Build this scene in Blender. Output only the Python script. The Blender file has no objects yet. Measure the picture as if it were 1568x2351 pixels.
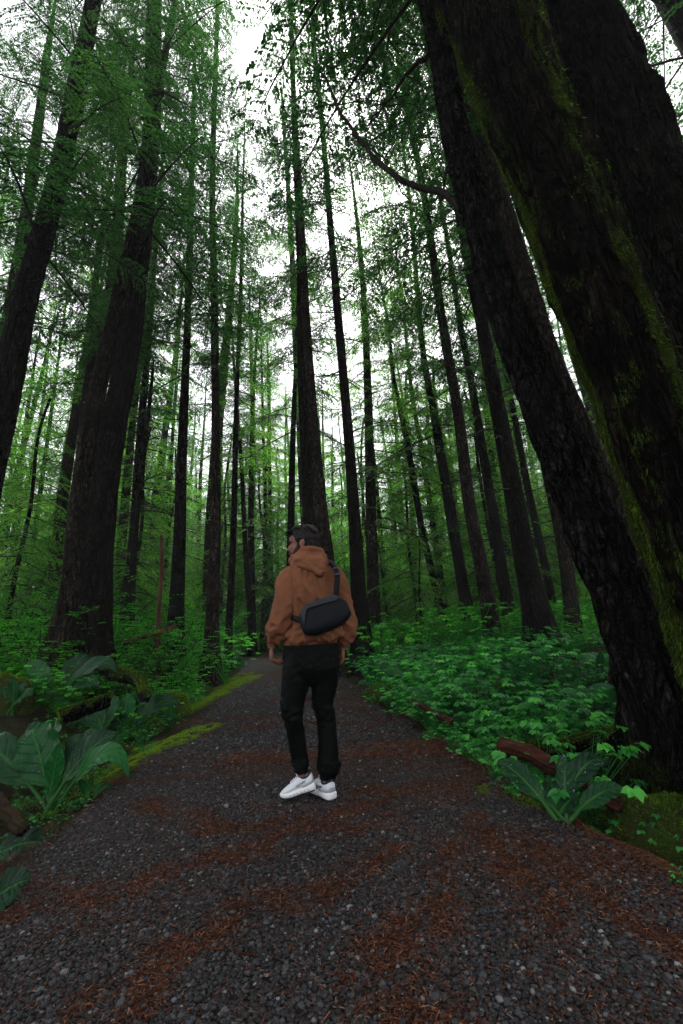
import bpy, math, random
import numpy as np
from mathutils import Vector, Matrix
from math import radians, sin, cos, pi, tan

# ------------------------------------------------------------------ camera, sky, sun, exposure
scene = bpy.context.scene
CAM_H, PITCH, ROLL, FPX = 1.07, 15.7, -3.0, 960.0
cd = bpy.data.cameras.new("camera"); cam = bpy.data.objects.new("camera", cd)
scene.collection.objects.link(cam); scene.camera = cam
cd.sensor_fit = 'VERTICAL'; cd.sensor_height = 36.0; cd.lens = 36.0*FPX/2351.5
cd.clip_start = 0.05; cd.clip_end = 1000
CM = Matrix.Rotation(radians(90+PITCH), 3, 'X') @ Matrix.Rotation(radians(ROLL), 3, 'Z')
cam.matrix_world = Matrix.Translation((0, 0, CAM_H)) @ CM.to_4x4()
w = bpy.data.worlds.new("World"); scene.world = w; w.use_nodes = True
wn = w.node_tree; wn.nodes.clear()
sky = wn.nodes.new('ShaderNodeTexSky'); sky.sky_type = 'NISHITA'; sky.sun_disc = False
SUN_EL, SUN_ROT = 58, 12
sky.sun_elevation = radians(SUN_EL); sky.sun_rotation = radians(SUN_ROT); sky.dust_density = 4; sky.ozone_density = 1
hsv = wn.nodes.new('ShaderNodeHueSaturation'); hsv.inputs['Saturation'].default_value = 0.22
cld = wn.nodes.new('ShaderNodeMixRGB'); cld.inputs[0].default_value = 0.6
cld.inputs[2].default_value = (7.0, 6.9, 7.5, 1)
bg = wn.nodes.new('ShaderNodeBackground'); bg.inputs[1].default_value = 0.12
wo = wn.nodes.new('ShaderNodeOutputWorld')
wn.links.new(sky.outputs[0], hsv.inputs['Color']); wn.links.new(hsv.outputs[0], cld.inputs[1])
wn.links.new(cld.outputs[0], bg.inputs[0]); wn.links.new(bg.outputs[0], wo.inputs[0])
sl = bpy.data.lights.new("sun", 'SUN'); sl.energy = 1.3; sl.angle = radians(25); sl.color = (1, .96, .9)
so = bpy.data.objects.new("sun", sl); scene.collection.objects.link(so)
_el, _az = radians(SUN_EL), radians(SUN_ROT)
so.rotation_euler = Vector((sin(_az)*cos(_el), cos(_az)*cos(_el), sin(_el))).to_track_quat('Z', 'Y').to_euler()
scene.view_settings.view_transform = 'Standard'; scene.view_settings.look = 'None'
scene.view_settings.gamma = 1; scene.view_settings.exposure = 1.7
try:
    scene.cycles.max_bounces = 5; scene.cycles.diffuse_bounces = 3; scene.cycles.transmission_bounces = 3
    scene.cycles.glossy_bounces = 2
except Exception: pass

# ------------------------------------------------------------------ helpers
rng = np.random.default_rng(7)
C = scene.collection
MN = np.array([[CM[i][j] for j in range(3)] for i in range(3)])
def ray(x, y): return MN @ np.array([(x-784)/FPX, -(y-1175.5)/FPX, -1.0])
def P(x, y, Y):                       # point at ground distance Y
    d = ray(x, y); return np.array([0, 0, CAM_H]) + d*(Y/d[1])
def depth(p):                          # distance along the optical axis
    return float(-(MN.T @ (np.asarray(p)-np.array([0, 0, CAM_H])))[2])
def PX(p):
    q = MN.T @ (np.asarray(p)-np.array([0, 0, CAM_H])); return (784+FPX*q[0]/-q[2], 1175.5-FPX*q[1]/-q[2])

def vnoise(p, seed=0):                 # value noise, p (N,3) -> 0..1
    p = np.asarray(p, dtype=np.float64); i = np.floor(p).astype(np.int64); f = p-i; f = f*f*(3-2*f)
    def h(a, b, c):
        n = (a*73856093) ^ (b*19349663) ^ (c*83492791) ^ (seed*2654435761)
        n = (n ^ (n >> 13))*1274126177 & 0x7fffffff
        n = (n ^ (n >> 16)) & 0xffff
        return n/65535.0
    x, y, z = i[..., 0], i[..., 1], i[..., 2]; fx, fy, fz = f[..., 0], f[..., 1], f[..., 2]
    def l(a, b, t): return a+(b-a)*t
    return l(l(l(h(x, y, z), h(x+1, y, z), fx), l(h(x, y+1, z), h(x+1, y+1, z), fx), fy),
             l(l(h(x, y, z+1), h(x+1, y, z+1), fx), l(h(x, y+1, z+1), h(x+1, y+1, z+1), fx), fy), fz)
def fbm(p, oct=3, seed=0):
    s = 0; a = 1; t = 0; p = np.asarray(p, dtype=np.float64)
    for k in range(oct): s = s+a*vnoise(p*2**k+17.3*k, seed+k); t += a; a *= .5
    return s/t
def n2(x, y, f, oct=3, seed=0):
    x = np.asarray(x, float); return fbm(np.stack([x*f, np.asarray(y, float)*f, np.zeros_like(x)], -1), oct, seed)
def sstep(x, a, b):
    t = np.clip((np.asarray(x, float)-a)/(b-a), 0, 1); return t*t*(3-2*t)

def prop(o, label=None, cat=None, group=None, kind=None):
    if label: o['label'] = label
    if cat: o['category'] = cat
    if group: o['group'] = group
    if kind: o['kind'] = kind
    return o
def empty(name, loc, **k):
    o = bpy.data.objects.new(name, None); C.objects.link(o); o.location = loc; o.empty_display_size = .2
    return prop(o, **k)
def npmesh(name, V, F, mats, mi=None, tint=None, smooth=False, extra=None):
    """V (N,3); F list of (M,k) int arrays; mi list of material index per array"""
    me = bpy.data.meshes.new(name); V = np.ascontiguousarray(V, dtype=np.float32)
    F = [np.asarray(f, dtype=np.int32) for f in F]
    me.vertices.add(len(V)); me.vertices.foreach_set('co', V.ravel())
    nl = sum(f.size for f in F); nf = sum(len(f) for f in F)
    me.loops.add(nl); me.polygons.add(nf)
    me.loops.foreach_set('vertex_index', np.concatenate([f.ravel() for f in F]))
    tot = np.concatenate([np.full(len(f), f.shape[1], dtype=np.int32) for f in F])
    st = np.zeros(nf, dtype=np.int32); st[1:] = np.cumsum(tot)[:-1]
    me.polygons.foreach_set('loop_start', st)
    if mi is not None:
        me.polygons.foreach_set('material_index', np.concatenate([np.full(len(f), m, dtype=np.int32) if np.isscalar(m) else np.asarray(m, dtype=np.int32) for f, m in zip(F, mi)]))
    for m in mats: me.materials.append(m)
    me.update(calc_edges=True)
    if smooth: me.polygons.foreach_set('use_smooth', np.ones(nf, dtype=bool))
    at = dict(extra or {})
    if tint is not None: at['tint'] = tint
    for k, v in at.items():
        a = me.attributes.new(k, 'FLOAT', 'POINT'); a.data.foreach_set('value', np.ascontiguousarray(v, dtype=np.float32))
    return me
def link(name, me, parent=None, loc=None, **k):
    o = bpy.data.objects.new(name, me); C.objects.link(o)
    if parent is not None: o.parent = parent
    if loc is not None: o.location = loc
    return prop(o, **k)

class Geo:                             # collects arrays, one mesh in the end
    def __init__(s): s.V = []; s.F = []; s.M = []; s.T = []; s.n = 0
    def add(s, V, F, m=0, t=0.5):
        V = np.asarray(V, float); F = np.asarray(F)
        s.V.append(V); s.F.append(F+s.n); s.M.append(m)
        s.T.append(np.full(len(V), t) if np.isscalar(t) else np.asarray(t, float)); s.n += len(V)
    def addg(s, g, R=None, loc=None, sc=1.0, dt=0):
        off = s.n
        for V, T in zip(g.V, g.T):
            W = V*sc
            if R is not None: W = W @ R.T
            if loc is not None: W = W+loc
            s.V.append(W); s.T.append(T+dt)
        for F, M in zip(g.F, g.M): s.F.append(F+off); s.M.append(M)
        s.n += g.n
    def pack(s):                       # merge arrays of one kind so that copies are quick
        V = np.concatenate(s.V); T = np.concatenate(s.T); d = {}
        for F, M in zip(s.F, s.M): d.setdefault((F.shape[1], M), []).append(F)
        s.V = [V]; s.T = [T]; s.F = [np.concatenate(v) for v in d.values()]; s.M = [k[1] for k in d]; return s
    def mesh(s, name, mats, smooth=False):
        s.pack(); return npmesh(name, s.V[0], s.F, mats, s.M, s.T[0], smooth)

def frames(pts):
    pts = np.asarray(pts, float); t = np.gradient(pts, axis=0); t /= np.linalg.norm(t, axis=1)[:, None]+1e-9
    a = np.array([1., 0, 0]) if abs(t[0][0]) < .8 else np.array([0, 1., 0]); U = []; 
    for k in range(len(t)):
        a = a-t[k]*a.dot(t[k]); a /= np.linalg.norm(a); U.append(a.copy())
    U = np.array(U); return t, U, np.cross(t, U)
def tube(g, pts, rad, n=6, m=0, t=.5, cap=True, ry=None):
    pts = np.asarray(pts, float); rad = np.asarray(rad, float); ry = rad if ry is None else np.asarray(ry, float)
    T, U, W = frames(pts); k = len(pts); a = np.arange(n)*2*pi/n
    V = (pts[:, None]+U[:, None]*(rad[:, None]*np.cos(a))[..., None]+W[:, None]*(ry[:, None]*np.sin(a))[..., None]).reshape(-1, 3)
    i = np.arange(k-1)[:, None]*n; j = np.arange(n)[None]; j2 = (j+1) % n
    F = np.stack([i+j, i+j2, i+n+j2, i+n+j], -1).reshape(-1, 4)
    g.add(V, F, m, t)
    if cap:
        V2 = np.vstack([pts[:1], V[:n], pts[-1:], V[-n:]]); q = np.arange(n)
        F2 = np.vstack([np.stack([np.zeros(n, int), 1+(q+1) % n, 1+q], -1), np.stack([np.full(n, n+1), n+2+q, n+2+(q+1) % n], -1)])
        g.add(V2, F2, m, t)
def cat(pts, n):                       # smooth resample of a polyline of rows
    pts = np.asarray(pts, float); k = len(pts)
    if k == 2: s = np.linspace(0, 1, n)[:, None]; return pts[0]*(1-s)+pts[1]*s
    e = np.vstack([2*pts[0]-pts[1], pts, 2*pts[-1]-pts[-2]]); out = []
    for s in np.linspace(0, k-1-1e-6, n):
        i = int(s); f = s-i; a, b, c, d = e[i:i+4]
        out.append(.5*((2*b)+(-a+c)*f+(2*a-5*b+4*c-d)*f*f+(-a+3*b-3*c+d)*f**3))
    return np.array(out)
def rotz(a): c, s = cos(a), sin(a); return np.array([[c, -s, 0], [s, c, 0], [0, 0, 1.]])
def roty(a): c, s = cos(a), sin(a); return np.array([[c, 0, s], [0, 1, 0], [-s, 0, c]])
def rotx(a): c, s = cos(a), sin(a); return np.array([[1, 0, 0], [0, c, -s], [0, s, c]])

# ------------------------------------------------------------------ materials
class Mat:
    def __init__(s, name):
        s.m = bpy.data.materials.new(name); s.m.use_nodes = True; s.nt = s.m.node_tree; s.b = s.nt.nodes['Principled BSDF']
    def n(s, t, **k):
        x = s.nt.nodes.new('ShaderNode'+t)
        for a, v in k.items():
            if isinstance(v, tuple) and len(v) == 2 and hasattr(v[0], 'node'): pass
            setattr(x, a, v)
        return x
    def l(s, a, b): s.nt.links.new(a, b); return s
    def co(s, scale=(1, 1, 1), kind='Object'):
        t = s.n('TexCoord'); mp = s.n('Mapping'); mp.inputs['Scale'].default_value = scale
        s.l(t.outputs[kind], mp.inputs[0]); return mp.outputs[0]
    def noise(s, scale, co, detail=4, rough=.6, dist=0):
        x = s.n('TexNoise'); x.inputs['Scale'].default_value = scale; x.inputs['Detail'].default_value = detail
        x.inputs['Roughness'].default_value = rough; x.inputs['Distortion'].default_value = dist; s.l(co, x.inputs['Vector']); return x.outputs[0]
    def vor(s, scale, co, feat='F1', out=0):
        x = s.n('TexVoronoi'); x.feature = feat; x.inputs['Scale'].default_value = scale; s.l(co, x.inputs['Vector']); return x.outputs[out]
    def ramp(s, f, stops):
        x = s.n('ValToRGB'); e = x.color_ramp.elements
        while len(e) < len(stops): e.new(.5)
        for q, (p, c) in zip(e, stops): q.position = p; q.color = (*c, 1) if len(c) == 3 else c
        s.l(f, x.inputs[0]); return x.outputs[0]
    def mix(s, f, a, b, mode='MIX'):
        x = s.n('MixRGB'); x.blend_type = mode
        for k, v in ((0, f), (1, a), (2, b)):
            if isinstance(v, (float, int)): x.inputs[k].default_value = v
            elif isinstance(v, tuple): x.inputs[k].default_value = (*v, 1)
            else: s.l(v, x.inputs[k])
        return x.outputs[0]
    def math(s, op, a, b=0.0):
        x = s.n('Math', operation=op)
        for k, v in ((0, a), (1, b)):
            if isinstance(v, (float, int)): x.inputs[k].default_value = v
            else: s.l(v, x.inputs[k])
        return x.outputs[0]
    def att(s, name):
        x = s.n('Attribute'); x.attribute_name = name; return x.outputs['Fac']
    def bump(s, h, strength=.5, dist=.02):
        x = s.n('Bump'); x.inputs['Strength'].default_value = strength; x.inputs['Distance'].default_value = dist
        s.l(h, x.inputs['Height']); s.l(x.outputs[0], s.b.inputs['Normal'])
        return x.outputs[0]
    def base(s, c, rough=.8, spec=.3):
        if isinstance(c, tuple): s.b.inputs['Base Color'].default_value = (*c, 1)
        else: s.l(c, s.b.inputs['Base Color'])
        s.b.inputs['Roughness'].default_value = rough; s.b.inputs['Specular IOR Level'].default_value = spec; return s
    def trans(s, c, f):                 # thin leaf: part of the light comes through
        t = s.n('BsdfTranslucent')
        if isinstance(c, tuple): t.inputs[0].default_value = (*c, 1)
        else: s.l(c, t.inputs[0])
        x = s.n('MixShader'); x.inputs[0].default_value = f
        s.l(s.b.outputs[0], x.inputs[1]).l(t.outputs[0], x.inputs[2]); s.l(x.outputs[0], s.nt.nodes['Material Output'].inputs[0])

def bark_mat(name, c0, c1, c2, lich, mossc, zs=.3, sc=16, bump=1.0, lk=.62):
    m = Mat(name); co1 = m.co(); co = m.co((1, 1, zs))
    wv = m.n('TexNoise'); wv.inputs['Scale'].default_value = 7; wv.inputs['Detail'].default_value = 3; m.l(co, wv.inputs['Vector'])
    cw = m.n('VectorMath', operation='MULTIPLY_ADD'); m.l(wv.outputs['Color'], cw.inputs[0]); cw.inputs[1].default_value = (.16, .16, .16); m.l(co, cw.inputs[2]); cw = cw.outputs[0]
    ed = m.n('TexVoronoi'); ed.feature = 'DISTANCE_TO_EDGE'; ed.inputs['Scale'].default_value = sc; m.l(cw, ed.inputs['Vector']); ed = ed.outputs['Distance']
    cell = m.n('TexVoronoi'); cell.inputs['Scale'].default_value = sc; m.l(cw, cell.inputs['Vector'])
    e2 = m.n('TexVoronoi'); e2.feature = 'DISTANCE_TO_EDGE'; e2.inputs['Scale'].default_value = sc*2.7; m.l(cw, e2.inputs['Vector']); e2 = e2.outputs['Distance']
    a = m.noise(5, co, 5, .65, .5); fine = m.noise(70, co1, 4, .7)
    col = m.ramp(m.math('ADD', a, m.math('MULTIPLY', m.math('SUBTRACT', fine, .5), .7)), [(.3, c0), (.55, c1), (.82, c2)])
    col = m.mix(.8, col, m.ramp(cell.outputs['Color'], [(0, (.45,)*3), (1, (1.5,)*3)]), 'MULTIPLY')
    pl = m.math('MULTIPLY', m.ramp(ed, [(.02, (0, 0, 0)), (.22, (1, 1, 1))]), m.ramp(e2, [(.0, (.35,)*3), (.2, (1, 1, 1))]))
    col = m.mix(pl, tuple(x*.35 for x in c0), col)
    lm = m.ramp(m.noise(24, co1, 5, .75), [(lk, (0, 0, 0)), (lk+.07, (1, 1, 1))])
    col = m.mix(m.math('MULTIPLY', lm, .55), col, lich)
    mo = m.math('ADD', m.att('moss'), m.math('MULTIPLY', m.math('SUBTRACT', m.noise(7, co1, 5, .7), .5), .9))
    mm = m.ramp(mo, [(.42, (0, 0, 0)), (.6, (1, 1, 1))])
    mc = m.ramp(m.noise(60, co1, 5, .75), [(.3, tuple(x*.25 for x in mossc)), (.7, mossc)])
    m.base(m.mix(mm, col, mc), .85, .03)
    h = m.math('ADD', m.math('MULTIPLY', pl, 1.3), m.math('MULTIPLY', fine, .7)); h = m.math('ADD', h, m.math('MULTIPLY', a, .5))
    m.bump(h, bump, .03); return m.m
BARK = bark_mat('bark', (.005, .004, .0035), (.018, .015, .013), (.055, .048, .043), (.13, .135, .12), (.028, .05, .006))
BARK_RED = bark_mat('bark_reddish', (.012, .008, .006), (.042, .026, .019), (.09, .06, .045), (.14, .14, .12), (.03, .055, .008))
BARK_SPECK = bark_mat('bark_speckled', (.012, .009, .007), (.060, .046, .036), (.14, .115, .092), (.13, .135, .115), (.04, .06, .01), lk=.59)
BARK_PALE = bark_mat('bark_pale', (.03, .027, .023), (.09, .085, .075), (.16, .155, .14), (.2, .21, .19), (.05, .08, .015), lk=.58)
BARK_ROUGH = bark_mat('bark_rough', (.006, .0055, .005), (.038, .034, .032), (.15, .14, .135), (.13, .14, .135), (.04, .06, .008), zs=.4, sc=13, bump=1.4, lk=.63)
BARK_GIANT = bark_mat('bark_giant', (.004, .003, .0024), (.016, .012, .009), (.055, .043, .033), (.03, .033, .026), (.045, .068, .008), sc=9, lk=.7, bump=1.4)

def leaf_mat(name, c0, c1, c2, tr=.4, tc=1.5, rough=.5, spec=.12):
    m = Mat(name); col = m.ramp(m.att('tint'), [(0, c0), (.5, c1), (1, c2)])
    m.base(col, rough, spec); m.trans(m.mix(1.0, col, (tc, tc*1.15, tc*.6), 'MULTIPLY'), tr); return m.m
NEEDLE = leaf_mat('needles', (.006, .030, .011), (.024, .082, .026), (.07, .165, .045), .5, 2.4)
NEEDLE_FAR = leaf_mat('needles_lit', (.016, .062, .014), (.065, .165, .032), (.19, .36, .06), .5, 2.4)  # brighter copy of the needles, light on far foliage put into the colour
NEEDLE_YOUNG = leaf_mat('needles_young', (.015, .066, .012), (.055, .18, .028), (.17, .37, .05), .5, 2.4)
SHRUB = leaf_mat('shrub_leaves', (.006, .07, .007), (.034, .25, .020), (.13, .50, .035), .45, 1.9)
COVER = leaf_mat('cover_leaves', (.003, .042, .012), (.020, .19, .034), (.11, .46, .07), .4, 1.9, .42, .2)
FERN = leaf_mat('fern_leaves', (.008, .06, .022), (.018, .11, .035), (.04, .16, .04), .35, 1.3)
MOSSM = leaf_mat('moss_tufts', (.012, .024, .003), (.045, .085, .008), (.13, .21, .02), .5, 2.2, .8, .15)
MOSSB = leaf_mat('moss_bright', (.03, .07, .004), (.10, .19, .008), (.22, .33, .016), .35, 1.4, .8, .15)
def wood_mat(name, c0, c1, zs=(1, 1, .1), sc=20):
    m = Mat(name); co = m.co(zs); a = m.noise(sc, co, 6, .7, .4)
    m.base(m.ramp(a, [(.35, c0), (.7, c1)]), .8, .1); m.bump(a, .8, .02); return m.m
TWIG = wood_mat('twig_wood', (.008, .007, .005), (.03, .024, .018))
REDWOOD = wood_mat('rotten_red_wood', (.006, .003, .002), (.085, .028, .016), (2, 8, 14), 2.2)
POLEWOOD = wood_mat('bare_pole_wood', (.03, .013, .008), (.14, .062, .034), (10, 10, 1), 1.5)
LOGWOOD = wood_mat('grey_log_wood', (.006, .005, .003), (.04, .027, .013), (12, 12, 1.2), 1.5)

# ------------------------------------------------------------------ terrain
def rise(y): return .028*np.clip(np.asarray(y, float)-5, 0, 60)-.0*0
def Gnd(x, y):                        # pixel -> point on the (path level) ground
    d = ray(x, y); p = np.array([0, 0, CAM_H]); z = 0
    for _ in range(25):
        q = p+d*(z-CAM_H)/d[2] if d[2] < -1e-4 else p+d*60; 
        if q[1] > 60 or q[1] < 0: q = p+d*60
        z = .5*z+.5*float(rise(q[1]))
    return np.array([q[0], q[1], float(rise(q[1]))])
_L = np.array([Gnd(*q)[:2] for q in [(0, 2080), (150, 1920), (300, 1790), (440, 1670), (500, 1612), (568, 1560), (548, 1515)]])
_R = np.array([Gnd(*q)[:2] for q in [(1568, 2100), (1400, 1950), (1290, 1890), (1100, 1770), (990, 1700), (900, 1650), (820, 1590), (770, 1555), (650, 1510)]])
def ledge(y): y = np.asarray(y, float); return np.interp(y, np.r_[-3, 1.2, _L[:, 1]], np.r_[-1.1, -1.35, _L[:, 0]])+(n2(y*0, y, 1.1, 3, 3)-.5)*.25
def redge(y): y = np.asarray(y, float); return np.interp(y, np.r_[-3, 1.2, _R[:, 1]], np.r_[1.5, 1.35, _R[:, 0]])+(n2(y*0, y, 1.1, 3, 5)-.5)*.25
def outside(x, y): return np.maximum(ledge(y)-x, x-redge(y))
def gz(x, y):
    x = np.asarray(x, float); y = np.asarray(y, float)
    l = ledge(y)-x; r = x-redge(y); near = 1-sstep(y, 30, 45)
    z = rise(y)+.02*(n2(x, y, .5, 2, 9)-.5)
    z = z+near*(-.10*sstep(l, .05, .5)+.45*sstep(l, .9, 2.2)+.35*sstep(l, 2, 7))
    z = z+near*(-.24*sstep(r, .1, .6)*(1-sstep(y, 4, 7))+.34*sstep(r, 1.1, 2.6))
    z = z+(n2(x, y, .9, 4, 21)-.5)*.28*sstep(np.maximum(l, r), .2, 1.2)
    z = z+(n2(x, y, .09, 2, 33)-.5)*2.2*sstep(y, 18, 40)
    return z
def gzf(x, y): return float(gz(np.array([x]), np.array([y]))[0])
def hit(x, y):
    Y = np.concatenate([np.arange(1.2, 15, .02), np.arange(15, 60, .1)]); q = np.stack([P(x, y, v) for v in Y]); k = np.nonzero(q[:, 2] < gz(q[:, 0], q[:, 1]))[0]
    return float(Y[k[0]]) if len(k) else None
def onpath(x, y): d = 1-sstep(outside(x, y), -.12, .10); return d

LITTER = [[(-60, 2140), (150, 2080), (300, 2040), (450, 1990), (600, 1955), (740, 1915), (900, 1880)],
          [(320, 1850), (400, 1880), (560, 1900), (700, 1890), (830, 1845), (960, 1800)],
          [(1000, 2420), (900, 2300), (890, 2200), (960, 2100), (1040, 2010), (1075, 1940), (1080, 1900)],
          [(230, 2400), (330, 2230), (430, 2150), (600, 2080), (760, 2030), (900, 1950)],
          [(1250, 2100), (1180, 1990), (1130, 1930)], [(1600, 2130), (1400, 2060), (1250, 1990)],
          [(500, 1760), (640, 1745), (820, 1740), (950, 1730)], [(470, 1690), (640, 1660), (860, 1665)], [(560, 1620), (700, 1610), (800, 1622)]]
_LS = []
for pl in LITTER:
    w3 = np.array([Gnd(*q)[:2] for q in pl])
    for a, b in zip(w3[:-1], w3[1:]): _LS.append((a, b))
def litter(x, y):
    x = np.asarray(x, float); y = np.asarray(y, float); d = np.full(x.shape, 9.)
    wx = x+(n2(x, y, 3, 4, 41)-.5)*.45; wy = y+(n2(x, y, 3, 4, 42)-.5)*.45
    for a, b in _LS:
        v = b-a; t = np.clip(((wx-a[0])*v[0]+(wy-a[1])*v[1])/(v@v), 0, 1)
        d = np.minimum(d, np.hypot(wx-a[0]-t*v[0], wy-a[1]-t*v[1])*(1/(1+.12*a[1])))
    s = (1-sstep(d, .02, .13))*(.35+.65*sstep(n2(x, y, 9, 3, 47), .3, .6))
    s2 = sstep(n2(x*.45, y*1.6, 1.5, 4, 44), .5, .68)*(.35+.6*sstep(y, 3, 6))
    right = sstep(x-redge(y), -.9, -.2)*.75*sstep(n2(x, y, 2.2, 3, 46), .35, .6)
    return np.clip(np.maximum(np.maximum(s*.95, s2), right), 0, 1)
MOSS_SPOTS = [((292, 1745), (470, 1672), .16), ((345, 1700), (440, 1690), .14), ((445, 1610), (572, 1556), .3), ((500, 1588), (560, 1545), .25),
              ((1100, 1805), (1270, 1868), .05), ((250, 1770), (300, 1760), .1)]
_MS = [(Gnd(*a)[:2], Gnd(*b)[:2], r) for a, b, r in MOSS_SPOTS]
def mossy(x, y):
    x = np.asarray(x, float); y = np.asarray(y, float); m = np.zeros(x.shape)
    wx = x+(n2(x, y, 3.5, 4, 51)-.5)*.42; wy = y+(n2(x, y, 3.5, 4, 52)-.5)*.42
    for a, b, r in _MS:
        v = b-a; t = np.clip(((wx-a[0])*v[0]+(wy-a[1])*v[1])/(v@v), 0, 1)
        m = np.maximum(m, 1-sstep(np.hypot(wx-a[0]-t*v[0], wy-a[1]-t*v[1]), r*.35, r*1.5))
    return m*sstep(n2(x, y, 11, 3, 57), .30, .52)

def sheet(name, xs, ys, off, mat, keep=None, **k):
    X, Y = np.meshgrid(xs, ys); Z = gz(X.ravel(), Y.ravel())+off
    V = np.stack([X.ravel(), Y.ravel(), Z], -1); nx = len(xs)
    i = np.arange(len(ys)-1)[:, None]*nx; j = np.arange(nx-1)[None]
    F = np.stack([i+j, i+j+1, i+nx+j+1, i+nx+j], -1).reshape(-1, 4)
    if keep is not None:
        kp = keep(V[:, 0], V[:, 1]); F = F[kp[F].any(1)]
        u, inv = np.unique(F, return_inverse=True); V = V[u]; F = inv.reshape(-1, 4)
    x, y = V[:, 0], V[:, 1]
    me = npmesh(name, V, [F], [mat], smooth=True, extra={'litter': litter(x, y), 'moss': np.clip(mossy(x, y), 0, 1), 'out': outside(x, y)})
    return link(name, me, kind='structure')
m = Mat('forest_floor'); co = m.co(); a = m.noise(3, co, 5, .7); b = m.noise(40, co, 5, .75)
c = m.ramp(b, [(.3, (.005, .0035, .0025)), (.6, (.022, .014, .009)), (.8, (.055, .03, .018))])
g = m.ramp(b, [(.3, (.006, .012, .003)), (.7, (.03, .05, .008))])
c = m.mix(m.ramp(a, [(.48, (0, 0, 0)), (.62, (1, 1, 1))]), c, g)
c = m.mix(m.att('moss'), c, m.ramp(b, [(.3, (.03, .055, .004)), (.7, (.10, .16, .01))]))
m.base(c, .9, .08); m.bump(b, 1, .03); FLOOR = m.m
def gravel_path_mat():
    m = Mat('path_gravel'); co = m.co(); v = m.n('TexVoronoi'); v.inputs['Scale'].default_value = 48; m.l(co, v.inputs['Vector'])
    v2 = m.n('TexVoronoi'); v2.inputs['Scale'].default_value = 110; m.l(co, v2.inputs['Vector'])
    st = m.ramp(m.math('FRACT', m.math('MULTIPLY', m.mix(1.0, v.outputs['Color'], (1, 1, 1), 'MULTIPLY'), 3.7)), [(0, (.012, .013, .016)), (.6, (.045, .047, .053)), (.93, (.09, .095, .1)), (1, (.2, .2, .2))])
    st = m.mix(m.ramp(v.outputs['Distance'], [(.35, (0, 0, 0)), (.6, (1, 1, 1))]), st, (.006, .005, .005))
    f = m.noise(90, co, 4, .8); re = m.ramp(f, [(.3, (.009, .0035, .0022)), (.6, (.04, .014, .008)), (.85, (.11, .045, .027))])
    li = m.math('ADD', m.att('litter'), m.math('MULTIPLY', m.math('SUBTRACT', m.noise(14, co, 5, .8), .5), 1.1))
    c = m.mix(m.ramp(li, [(.35, (.12, .12, .12)), (.65, (.95, .95, .95))]), st, re)
    c = m.mix(m.ramp(m.math('ADD', m.att('moss'), m.math('MULTIPLY', m.math('SUBTRACT', f, .5), .8)), [(.4, (0, 0, 0)), (.6, (1, 1, 1))]), c, m.ramp(f, [(.3, (.03, .055, .004)), (.7, (.09, .14, .01))]))
    m.base(c, .8, .12); m.bump(m.math('ADD', m.math('MULTIPLY', v.outputs['Distance'], -1.0), m.math('MULTIPLY', f, .5)), 1, .012); return m.m
xs = np.unique(np.r_[np.linspace(-120, -14, 30), np.arange(-14, -5, .35), np.arange(-5, 4.5, .06), np.arange(4.5, 14, .35), np.linspace(14, 120, 30)])
ys = np.unique(np.r_[np.linspace(-25, -1, 16), np.arange(-1, 7, .06), np.arange(7, 16, .2), np.arange(16, 30, .6), np.linspace(30, 190, 50)])
sheet('ground', xs, ys, -.02, FLOOR)
sheet('path', np.arange(-9, 2.2, .045), np.unique(np.r_[np.arange(-3, 7, .045), np.arange(7, 18, .12)]), .004, gravel_path_mat(),
      keep=lambda x, y: (outside(x, y) < .06+.16*(n2(x, y, 5, 3, 61)-.5)*2) & (y < 17.5))

# gravel: real pebbles
def ico():
    t = (1+5**.5)/2
    v = np.array([(-1, t, 0), (1, t, 0), (-1, -t, 0), (1, -t, 0), (0, -1, t), (0, 1, t), (0, -1, -t), (0, 1, -t), (t, 0, -1), (t, 0, 1), (-t, 0, -1), (-t, 0, 1)], float)/1.9
    f = np.array([(0, 11, 5), (0, 5, 1), (0, 1, 7), (0, 7, 10), (0, 10, 11), (1, 5, 9), (5, 11, 4), (11, 10, 2), (10, 7, 6), (7, 1, 8), (3, 9, 4), (3, 4, 2), (3, 2, 6), (3, 6, 8), (3, 8, 9), (4, 9, 5), (2, 4, 11), (6, 2, 10), (8, 6, 7), (9, 8, 1)])
    return v, f
def scatter(n, y0, y1, x0=-3.2, x1=2.2, power=1.0):
    y = y0+(y1-y0)*rng.random(n)**power; x = x0+(x1-x0)*rng.random(n); return x, y
m = Mat('pebble_stone'); c = m.ramp(m.att('tint'), [(0, (.006, .006, .006)), (.5, (.020, .0205, .022)), (.8, (.055, .056, .06)), (1, (.19, .19, .185))])
m.base(m.mix(.35, c, m.ramp(m.noise(120, m.co(), 3), [(.3, (.3,)*3), (.7, (1.5,)*3)]), 'MULTIPLY'), .6, .22); PEB = m.m
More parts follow.
